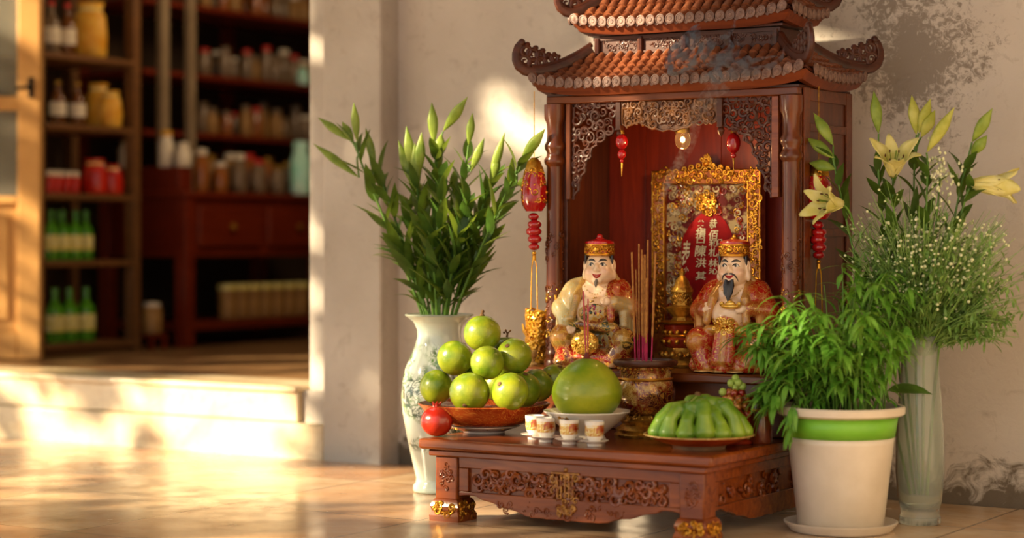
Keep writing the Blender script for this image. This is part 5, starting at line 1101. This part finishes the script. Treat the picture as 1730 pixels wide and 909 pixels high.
def lily_stem(label, base, ctrl, top, origin, leaves, buds, seed, lsize=(.055, .012), group=None, r=.0022, l0=.22, mleaf='leaf', name='lily_stem', curlb=.15, blk=1.0, mbud='bud', neck=False):
    rr = random.Random(seed); base, top, ctrl = Vector(base), Vector(top), Vector(ctrl); t = thing(name, label, 'flower', origin, 0, group); o = Vector(origin)
    path = bez(base, (lerp(base, ctrl, .38)*Vector((0, 0, 1))+base*Vector((1, 1, 0))*.75+lerp(base, ctrl, .38)*Vector((1, 1, 0))*.25) if neck else lerp(base, ctrl, .6), lerp(ctrl, top, .4), top, 14); n = len(path)
    mb = MB(); mb.tube([p-o for p in path], [r*(1-.45*i/n) for i in range(n)], 7); mb.build('stem', M['stalk'], t)
    lm = MB()
    for k in range(leaves):
        s_ = l0+(1-l0)*((k+rr.uniform(0, .8))/max(1, leaves)); f = s_*(n-1); i = min(n-2, int(f)); p = path[i].lerp(path[i+1], f-i); td = (path[i+1]-path[i]).normalized(); az = k*2.4+rr.uniform(-.5, .5); sd = td.orthogonal().normalized(); sd = Matrix.Rotation(az, 3, td) @ sd
        opening = rr.uniform(.32, .75)*blk; d_ = td*math.cos(opening)+sd*math.sin(opening); leaf(lm, p-o, d_, td, lsize[0]*rr.uniform(.7, 1.2)*(1.1-.4*s_), lsize[1]*rr.uniform(.8, 1.2), rr.uniform(-.2, .5)+curlb)
    if leaves: lm.build('leaves', M[mleaf], t, ang=180)
    for (bt, bd_, L, rad) in buds:
        bt = Vector(bt); bd_ = Vector(bd_); b0 = bt-bd_.normalized()*L; tip = path[-1]
        if (b0-tip).length > .004: MB().tube([p-o for p in bez(path[-3], tip, lerp(tip, b0, .6), b0, 6)], r*.6, 6).build('pedicel', M['stalk'], t)
        bud('bud', b0, bd_, L, rad, M[mbud], t, o)
    return t
mouth = lambda px, v: PT(px, 545, v)-Vector((0, 0, .05))
def lv(px, py, v): return PT(px, py, v)
S_ = 1076.0
stems = [('leftmost lily stem in the porcelain vase, three buds fanned to the left', 708, .285, (640, 380), (598, 240), .265, 7, [((597, 172), (603, 240)), ((536, 198), (592, 238)), ((528, 242), (606, 300)), ((577, 205), (597, 240))]),
 ('lily stem left of centre with small upright buds, second from the left', 716, .30, (668, 390), (640, 290), .29, 13, [((617, 215), (634, 285))]),
 ('lily stem with the big pale bud cluster left of the centre', 728, .275, (712, 400), (702, 300), .265, 12, [((686, 212), (697, 295)), ((672, 236), (700, 320)), ((712, 222), (706, 300)), ((700, 240), (704, 330))]),
 ('tall central lily stem with two buds crossing at the top', 742, .285, (738, 380), (736, 260), .285, 15, [((729, 172), (733, 243)), ((790, 163), (748, 222)), ((745, 225), (741, 265))]),
 ('lily stem right of the centre ending in one slim upright bud', 754, .29, (770, 390), (789, 265), .29, 14, [((798, 190), (791, 245)), ((818, 232), (795, 290))]),
 ('lily stem leaning right with two long narrow buds', 768, .28, (806, 390), (830, 300), .28, 13, [((853, 222), (826, 310)), ((842, 258), (832, 305))]),
 ('rightmost lily stem reaching the lantern with one fat bud', 776, .275, (838, 370), (876, 280), .262, 13, [((921, 217), (880, 270)), ((905, 300), (872, 312))])]
for i, (lb, px, v, c, tp_, vt, nl, bs) in enumerate(stems):
    top = lv(*tp_, vt); bl = []
    for (a, b_) in bs: A_, B_ = lv(*a, vt), lv(*b_, vt+.004*math.sin(i)); bl.append((A_, A_-B_, (A_-B_).length, (.0098 if i in (2, 3, 6) else .0080)))
    lily_stem(lb, (VL.x+max(-.011, min(.011, (U(px, v)-VL.x)*.28)), VL.y+(v-.29)*.3, .205), lv(*c, (v+vt)/2), top, (VL.x, VL.y, .2), nl+6, bl, 100+i, (.070, .0150), None, .0027, .36, neck=True)
filler = 'leafy green stalk in the dense middle of the porcelain vase bouquet'
for i, (px, tx, ty, v, vt) in enumerate(((722, 690, 350, .30, .31), (734, 715, 330, .31, .33), (742, 745, 300, .27, .255), (748, 765, 315, .31, .325), (758, 790, 340, .27, .26), (764, 815, 360, .30, .31), (738, 728, 400, .265, .25), (752, 775, 400, .265, .25), (726, 675, 420, .28, .27), (770, 845, 345, .30, .31))):
    lily_stem(filler, (VL.x+max(-.011, min(.011, (U(px, v)-VL.x)*.28)), VL.y+(v-.29)*.3, .205), lv((px+tx)//2, 440, (v+vt)/2), lv(tx, ty, vt), (VL.x, VL.y, .2), 20, [], 140+i, (.074, .0165), 'leafy stalks in the porcelain vase', .0026, .36, neck=True)
# three loose leaves hanging out on the left, each on its own shoot
for i, (lb, a, m1, tip, L, W) in enumerate((('broad dark leaf reaching far left, halfway up the bouquet', (668, 400), (640, 360), (570, 322), .082, .021), ('curled leaf drooping left low in the bouquet', (690, 460), (660, 425), (608, 436), .062, .016), ('lowest small leaf curling over the left rim of the porcelain vase', (712, 520), (690, 495), (664, 492), .045, .012))):
    t = thing('leaf_shoot', lb, 'leaf', (VL.x, VL.y, .2)); o = Vector((VL.x, VL.y, .2)); pa, pm_, pt_ = lv(*a, .275), lv(*m1, .27), lv(*tip, .265)
    MB().tube([p-o for p in bez((VL.x-.008+.004*i, VL.y-.006, .205), Vector((VL.x-.016+.004*i, VL.y-.010, .30)), pa, lerp(pa, pm_, .35), 8)], .0014, 6).build('stem', M['stalk'], t)
    lm = MB(); leaf(lm, lerp(pa, pm_, .3)-o, (pm_-pa) if i else (pt_-pa), UP, L, W, (1.5 if i else .2), 0, 9); lm.build('blade', M['leaf'], t, ang=180)
# right glass vase
VR = Vector((.612, .345, .0003))
tq = NT('vase_glass'); tq.P(Base_Color=(.80, .86, .78, 1), Roughness=.06, Transmission_Weight=.86, IOR=1.35); M['vglass'] = tq.m
tq = NT('vase_water'); tq.P(Base_Color=(.78, .82, .70, 1), Roughness=.02, Transmission_Weight=1.0, IOR=1.2); M['water'] = tq.m
t = thing('glass_vase', 'tall greenish glass vase of lilies standing on the floor behind the white pot', 'vase', VR)
MB().lathe([(.027, 0), (.029, .002), (.0285, .010), (.0265, .014), (.027, .020), (.0305, .035), (.0335, .070), (.0335, .11), (.031, .16), (.0275, .20), (.026, .225), (.027, .245), (.031, .262), (.0295, .262), (.0252, .245), (.0242, .225), (.0255, .20), (.029, .16), (.0315, .11), (.0315, .07), (.028, .035), (.024, .022), (0, .020)], 48).build('glass_body', M['vglass'], t, ang=180)
def rv(px, py, v): return PT(px, py, v)
RS = [('lily stem leaning left over the lantern, two buds above one open flower', 1450, 470, (1405, 260), .31, 4, [((1374, 190), (1408, 246)), ((1362, 232), (1410, 268)), ((1366, 275), (1412, 286))], 1),
 ('lily stem with an upright pale bud behind the open flower', 1495, 440, (1483, 290), .36, 7, [((1476, 153), (1484, 226))], 2),
 ('lily stem holding the wide open yellow flower at the centre', 1508, 430, (1508, 300), .33, 6, [], 3),
 ('lily stem with two yellowish buds side by side at the top', 1540, 430, (1545, 250), .37, 5, [((1540, 160), (1548, 228)), ((1572, 166), (1552, 225)), ((1580, 185), (1556, 232))], 4),
 ('lily stem with one long yellow bud pointing up right', 1560, 430, (1568, 270), .34, 6, [((1613, 180), (1565, 258))], 5),
 ('darker lily stem at the right with a green bud and dark leaves', 1590, 420, (1632, 280), .36, 7, [((1677, 182), (1642, 240)), ((1668, 228), (1640, 262))], 6),
 ('lily stem bending right with a yellow flower seen from the side', 1585, 440, (1640, 312), .35, 4, [], 7)]
for i, (lb, cx_, cy_, tp_, vt, nl, bs, sd_) in enumerate(RS):
    top = rv(*tp_, vt); bl = []
    for (a, b_) in bs: A_, B_ = rv(*a, vt), rv(*b_, vt); bl.append((A_, A_-B_, (A_-B_).length, .0098))
    t = lily_stem(lb, VR+Vector((-.012+.004*i, .004*((i % 3)-1), .04)), rv(cx_, cy_, (vt+.345)/2), top, VR, nl+9, bl, 200+i, (.058, .0145), None, .0022, .42, 'leaf', mbud='bud_yellow' if i in (3, 4) else 'bud')
    if i == 0: flower(rv(1424, 345, .30), -LATV*.9-FWD*.45+UP*.10, .050, t, VR, 1); MB().tube([x-VR for x in bez(rv(1442, 385, .31), rv(1440, 365, .31), rv(1434, 352, .305), rv(1424, 346, .30), 6)], .0016, 6).build('pedicel', M['stalk'], t)
    if i == 2: flower(rv(1508, 298, .33), -LATV*.05-FWD*.62+UP*.80, .052, t, VR, 2)
    if i == 6: flower(rv(1640, 310, .35), LATV*.95-FWD*.15-UP*.05, .056, t, VR, 3, .6)
# white blossom sprig behind
t = thing('white_blossom', 'pale small blossom cluster rising right of the central open lily', 'flower', VR); mb = MB(); mb.tube([x-VR for x in bez(VR+Vector((.004, .0, .05)), rv(1550, 600, .35), rv(1580, 420, .35), rv(1588, 300, .35), 10)], .0014, 6); mb.build('stem', M['stalk'], t)
mb = MB(); r_ = random.Random(5)
for k in range(110): c = rv(1588+r_.gauss(0, 15), 296+r_.gauss(0, 20), .35+r_.uniform(-.014, .014)); mb.ell(c-VR, (.0019, .0019, .0030), 6, 0, Matrix.Rotation(r_.uniform(-1, 1), 3, 'X'))
mb.build('petals', M['petal_pale'], t)
# airy filler: white-flowered spray and drooping fern
def spray(name, label, n, seed, target, flw, mstem, leafy=0, lw=.004):
    r = random.Random(seed); mb = MB(); o = VR
    for k in range(n):
        tp_ = target(r); tp_.x = max(tp_.x, .515 if tp_.y > .22 else .47); b0 = VR+Vector((r.uniform(-.015, .015), r.uniform(-.015, .015), .235)); mid = lerp(b0, tp_, .5)+Vector((0, 0, r.uniform(.01, .04))); P_ = bez(b0, lerp(b0, mid, .6), mid, tp_, 7); mb.tube([x-o for x in P_], [.0009-.00008*i for i in range(8)], 4)
        for q in range(r.randint(4, 7)):
            i = r.randint(3, 6); a = P_[i]; e = a+(P_[i+1]-P_[i]).normalized()*r.uniform(.010, .022)+Vector((r.uniform(-1, 1), r.uniform(-1, 1), r.uniform(-.5, .8)))*.016; mb.tube([a-o, lerp(a, e, .5)-o+Vector((0, 0, .002)), e-o], .0004, 3)
            if flw: mb.ell(e-o, r.uniform(.0012, .0024), 5, 1)
            for z in range(leafy): ee = lerp(a, e, (z+.6)/leafy); leaf(mb, ee-o, Vector((r.uniform(-1, 1), r.uniform(-1, 1), r.uniform(-1, .3))), UP, r.uniform(.010, .019), lw, .3, 2, 3)
    o_ = mb.build(name, [M['stalk2'], M['petal_pale'], M['fern']], None, loc=VR); tag(o_, label, 'greenery', None, 'stuff'); return o_
M['stalk2'] = pm('thin_green_stalk', '#6c8c3c', '#8cac58', 40, .5)
spray('white_flower_spray', 'airy spray of tiny white flowers filling the glass vase bouquet', 210, 11, lambda r: rv(r.gauss(1550, 75), r.gauss(400, 42), .345+r.uniform(-.06, .06)), True, 'stalk2', 1)
spray('white_flower_fringe', 'thin outer fringe of tiny white flowers at the bouquet right side', 80, 12, lambda r: rv(r.uniform(1600, 1700), r.uniform(350, 470), .35+r.uniform(-.04, .05)), True, 'stalk2', 0)
spray('fern_fronds', 'fine dense fern fronds drooping around the neck of the glass vase', 190, 13, lambda r: rv(r.gauss(1560, 80), r.gauss(468, 45), .345+r.uniform(-.06, .05)), False, 'stalk2', 3, .0042)
spray('trailing_fern', 'fern fronds trailing down right of the glass vase against the wall', 70, 14, lambda r: rv(r.uniform(1610, 1725), 470+r.uniform(0, 110), .36+r.uniform(-.03, .05)), False, 'stalk2', 3, .0046)
# white pot with a green band
PP = Vector((.5445, .2245, .0003))
t = thing('potted_plant', 'bushy narrow-leaved plant in a white pot with green band in the right foreground', 'plant', PP)
M['pot'] = pm('white_pot_plastic', '#d8ccba', '#cabda8', 14, .35, coat=.2, bump=.05); M['pot_green'] = pm('green_band', '#6cae2c', '#7cbc38', 20, .4)
MB().lathe([(.056, .006), (.058, .008), (.0640, .060), (.0715, .120), (.0725, .1285)], 56).build('pot_body', M['pot'], t, ang=180)
MB().lathe([(.0727, .1285), (.0775, .1560)], 56).add([], []).build('green_band', M['pot_green'], t, ang=180)
MB().lathe([(.0776, .156), (.0835, .158), (.0865, .160), (.0870, .168), (.0850, .1705), (.0800, .1700), (.0780, .160), (.074, .150), (0, .148)], 56, mf=lambda i: 1 if i >= 7 else 0).build('pot_rim', [M['pot'], M['soil']], t)
MB().lathe([(.060, 0), (.068, .001), (.0765, .011), (.0775, .013), (.075, .0135), (.066, .006), (0, .0055)], 48).build('pot_saucer', M['pot'], t)
r = random.Random(21); fm = MB(); sm_ = MB()
for k in range(84):
    a = r.uniform(0, 2*PI); rad = r.uniform(.005, .06); b0 = Vector((rad*math.cos(a), rad*math.sin(a), .15)); hgt = r.uniform(.08, .175)*(1-.3*rad/.06); out = r.uniform(.02, .075)+rad*.6; a2 = a+r.uniform(-.6, .6); hgt *= 1.06+.18*math.cos(a2-TH)
    tp_ = Vector((out*1.25*math.cos(a2), out*1.25*math.sin(a2), .17+hgt))-LATV*.016; P_ = bez(b0, b0+Vector((0, 0, hgt*.7)), tp_+Vector((0, 0, .012)), tp_, 7); sm_.tube(P_, [.0013-.0001*i for i in range(8)], 5)
    for q in range(24):
        f = 1.2+5.8*(q/24)+r.uniform(0, .3); i = min(6, int(f)); p = P_[i].lerp(P_[i+1], f-i); az = r.uniform(0, 2*PI); d_ = Vector((math.cos(az), math.sin(az), r.uniform(-.5, .45)))+Vector((math.cos(a2), math.sin(a2), 0))*.5
        g_ = p+d_.normalized()*.035+PP
        if min(g_.x, p.x+PP.x) < .505 and max(g_.y, p.y+PP.y) > .222 and g_.z > .17: continue
        leaf(fm, p, d_, UP, r.uniform(.026, .048), r.uniform(.0048, .0085), r.uniform(.7, 1.8), 0, 5, .2)
for k in range(10):                                          # sprigs hanging over the left rim
    a = math.radians(180+32)+r.uniform(-.7, .5); d0 = Vector((math.cos(a), math.sin(a), 0)); P_ = bez(d0*.055+UP*.155, d0*.075+UP*.22, d0*.105+UP*.215, d0*r.uniform(.10, .125)+UP*r.uniform(.14, .19), 7); sm_.tube(P_, .0009, 5)
    for q in range(13): i = r.randint(2, 6); leaf(fm, P_[i].lerp(P_[i+1], r.random()), d0*.6+Vector((r.uniform(-.8, .8), r.uniform(-.8, .8), r.uniform(-1.0, .1))), UP, r.uniform(.026, .046), .0085, r.uniform(.3, 1.0), 0, 5, .2)
for o_ in (-.42, -.36): a = math.radians(270+32)+o_-.55; d0 = Vector((math.cos(a), math.sin(a), 0)); P_ = bez(d0*.07+UP*.155, d0*.088+UP*.19, d0*.096+UP*.175, d0*.094+UP*.125, 6); sm_.tube(P_, .0009, 5); [leaf(fm, P_[3+q % 3], d0*.4+Vector((r.uniform(-.5, .5), r.uniform(-.5, .5), -1)), UP, .035, .007, .2, 0, 5) for q in range(6)]
M['pot_leaf'] = leafmat('pot_plant_leaf', '#4c8a24', '#7eb446', 60, .35)
sm_.build('stems', M['stalk'], t); fm.build('foliage', M['pot_leaf'], t, ang=180)
t = thing('broad_leaf', 'single broad dark leaf sticking out right above the white pot rim', 'leaf', PP+Vector((0, 0, .148))); o = PP+Vector((0, 0, .148)); b0 = PP+LATV*.045+FWD*.03+UP*.148; e0 = PT(1500, 660, PP.y+.06)
MB().tube([x-o for x in bez(b0, b0+UP*.02, lerp(b0, e0, .7)+UP*.006, e0, 7)], .0012, 6).build('stem', M['stalk'], t); lm = MB(); leaf(lm, e0-o, LATV+UP*.12, UP-FWD*.9, .068, .020, .75, 0, 9); lm.build('blade', M['leaf'], t, ang=180)
# ------------------------------------------------------------------ incense smoke
def smoke(name, label, tubes, dens, nscale=26):
    mb = MB()
    for path, rad in tubes: mb.tube(path, rad, 10)
    tq = NT(name); v = tq.n('VolumePrincipled'); co = tq.coord(); n_ = tq.noise(co, nscale, 4, 1.6); d_ = tq.math('MULTIPLY', tq.math('POWER', tq.ramp(n_, [(.42, 0.0), (.75, 1.0)]), 1.4), dens); tq.set(v, 'Density', d_); v.inputs['Color'].default_value = (.93, .95, 1.0, 1); v.inputs['Anisotropy'].default_value = .2
    tq.t.links.new(v.outputs[0], tq.out.inputs['Volume']); tq.t.nodes.remove(tq.p); o = mb.build(name, tq.m); tag(o, label, 'smoke', None, 'stuff'); return o
sv = .262
sp_ = [PT(1094+8*math.sin(i*1.15)*(i/11)+i*7.5+(i/11)**2*24, 403-i*22, .205+.0016*i) for i in range(13)]
smoke('incense_smoke', 'thin wavering smoke rising from the incense sticks past the tablet', [(sp_, [.0012+.0012*i for i in range(13)]), ([PT(1140, 268, .214), PT(1160, 250, .216), PT(1166, 226, .217), PT(1182, 200, .220), PT(1180, 175, .224)], [.001, .004, .007, .009, .005])], 40, 75)
wr = random.Random(8); wisps = []
for k in range(15):
    x0, y0 = wr.uniform(1120, 1215), wr.uniform(95, 150); x1, y1 = x0+wr.uniform(30, 120), y0-wr.uniform(15, 75); ph, am, vv = wr.uniform(0, 6.3), wr.uniform(4, 13), wr.uniform(.205, .245); rr = wr.uniform(.0045, .0120)
    pts_ = [PT(lerp(x0, x1, i/11)+am*math.sin(ph+i*.8), lerp(y0, y1, i/11)+am*.8*math.cos(ph*1.7+i*.65), vv+.0015*math.sin(i)) for i in range(12)]
    wisps.append((pts_, [rr*(.12+math.sin(PI*(i+.2)/11.6)**1.3) for i in range(12)]))
smoke('smoke_cloud', 'soft bluish smoke cloud drifting over the lower roof at the right', wisps, 330, 48)
# ------------------------------------------------------------------ unseen tree and eave, added and shaped to break up the low sun
SA = Vector((.777, -.629, 0)).normalized(); SB = SUN.cross(SA).normalized(); SB = SB if SB.z > 0 else -SB
def SP(a, b, t): return SUN*t+SA*a+SB*b
def AB(p): p = Vector(p); return p.dot(SA), p.dot(SB)
def shade(a, b):  # hand-set map of wanted shade; the added tree's leaves fill it
    if b > .93: return 1.0 if a > .04 else 0.0
    if a < -1.6: s_ = .74
    elif a < -1.18: s_ = .55
    elif a < -.835: s_ = (.0 if a > -1.10 else .2) if b > -.11 else .66
    elif a < -.70: s_ = .97 if b > .05 else .25
    elif a < -.45: s_ = 1.0 if b > .13 else .0
    elif a < -.38: s_ = .45 if b > .13 else .0
    elif a < -.16: s_ = .36 if b > .10 else .45
    elif a < .06: s_ = .55
    elif a < .13: s_ = .72
    else: s_ = .99
    if b < -.05 and a > -.8: s_ = max(s_, .80)
    if a > .2 and b < .7: s_ = .93
    if -.16 < a < .02 and .44 < b < .70: s_ = .80
    if -.02 < a < .17 and .04 < b < .21: s_ = .30
    if a > .04 and b > .70: s_ = 1.0
    if -.605 < a < -.47 and .63 < b < .79: s_ = 0
    if -.14 < a < .04 and .76 < b < .89: s_ = .08
    return s_
tr = thing('garden_tree', 'leafy garden tree beyond the porch edge', 'tree', SP(-.775, -.2, 2.2)*Vector((1, 1, 0)) if False else (SP(-.775, 0, 2.2).x, SP(-.775, 0, 2.2).y, 0.0))
o = Vector(tr.location); r = random.Random(99)
mb = MB(); p0 = o.copy(); p1 = SP(-.78, .95, 2.2); mb.tube([Vector((p0.x, p0.y, 0))-o, lerp(p0, p1, .35)+Vector((.012, 0, 0))-o, lerp(p0, p1, .7)-Vector((.012, 0, 0))-o, p1-o], [.062, .052, .046, .040], 12)
M['bark'] = pm('bark', '#4a3a28', '#6a563c', 30, .9, bump=1); mb.build('trunk', M['bark'], tr)
mb = MB()
for (a, b, a2, b2) in ((-.78, .3, -.3, .42), (-.78, .45, .1, .5), (-.78, .62, -.45, .80), (-.78, .7, .2, .85), (-.78, .4, -1.2, .5), (-.3, .42, .4, .25), (.1, .5, .45, .6), (-.78, .15, -.1, -.06)):
    A_, B_ = SP(a, b, 2.2), SP(a2, b2, 2.2+r.uniform(-.2, .2)); mb.tube([x-o for x in bez(A_, lerp(A_, B_, .3)+UP*.04, lerp(A_, B_, .7)+UP*.05, B_, 8)], [.014-.0012*i for i in range(9)], 6)
mb.build('branches', M['bark'], tr)
lm = MB(); dl = .040; a = -2.15
fld = [(r.uniform(10, 26)*math.cos(t_), r.uniform(16, 34)*math.sin(t_), r.uniform(0, 6.3)) for t_ in [i*.7 for i in range(9)]]
def field(a, b): return .5+.5*math.tanh(sum(math.sin(x*a+y*b+z) for x, y, z in fld)*.55)
while a < .62:
    b = -.36
    while b < 1.12:
        aa, bb = a+r.uniform(-.015, .015), b+r.uniform(-.015, .015)
        if field(aa, bb) < shade(aa, bb):
            for k in range(6 if shade(aa, bb) > .9 else 3): leaf(lm, SP(aa+r.uniform(-.02, .02), bb+r.uniform(-.02, .02), 2.2+r.uniform(-.35, .35))-o, SA*r.uniform(-1, 1)+SB*r.uniform(-1, .3), SUN+Vector((r.uniform(-.5, .5), r.uniform(-.5, .5), 0)), r.uniform(.055, .095), r.uniform(.030, .045), .3, 0, 3)
        b += dl
    a += dl
lm.build('foliage', M['leaf'], tr, ang=180)
ev = MB(); c = SP(-.5, .93, 2.2); e0, e1 = SP(-2.2, .925, 1.9), SP(1.2, .925, 1.9)  # unseen slab added to cut off the sun higher up
q = [e0, e1, e1+Vector((.5, .62, .22)), e0+Vector((.5, .62, .22))]; nz = Vector((0, 0, .03)); ev.add(q+[x+nz for x in q], [(0, 3, 2, 1), (4, 5, 6, 7), (0, 1, 5, 4), (1, 2, 6, 5), (2, 3, 7, 6), (3, 0, 4, 7)]); struct(ev.build('porch_eave', M['shop_wood'], smooth=False))
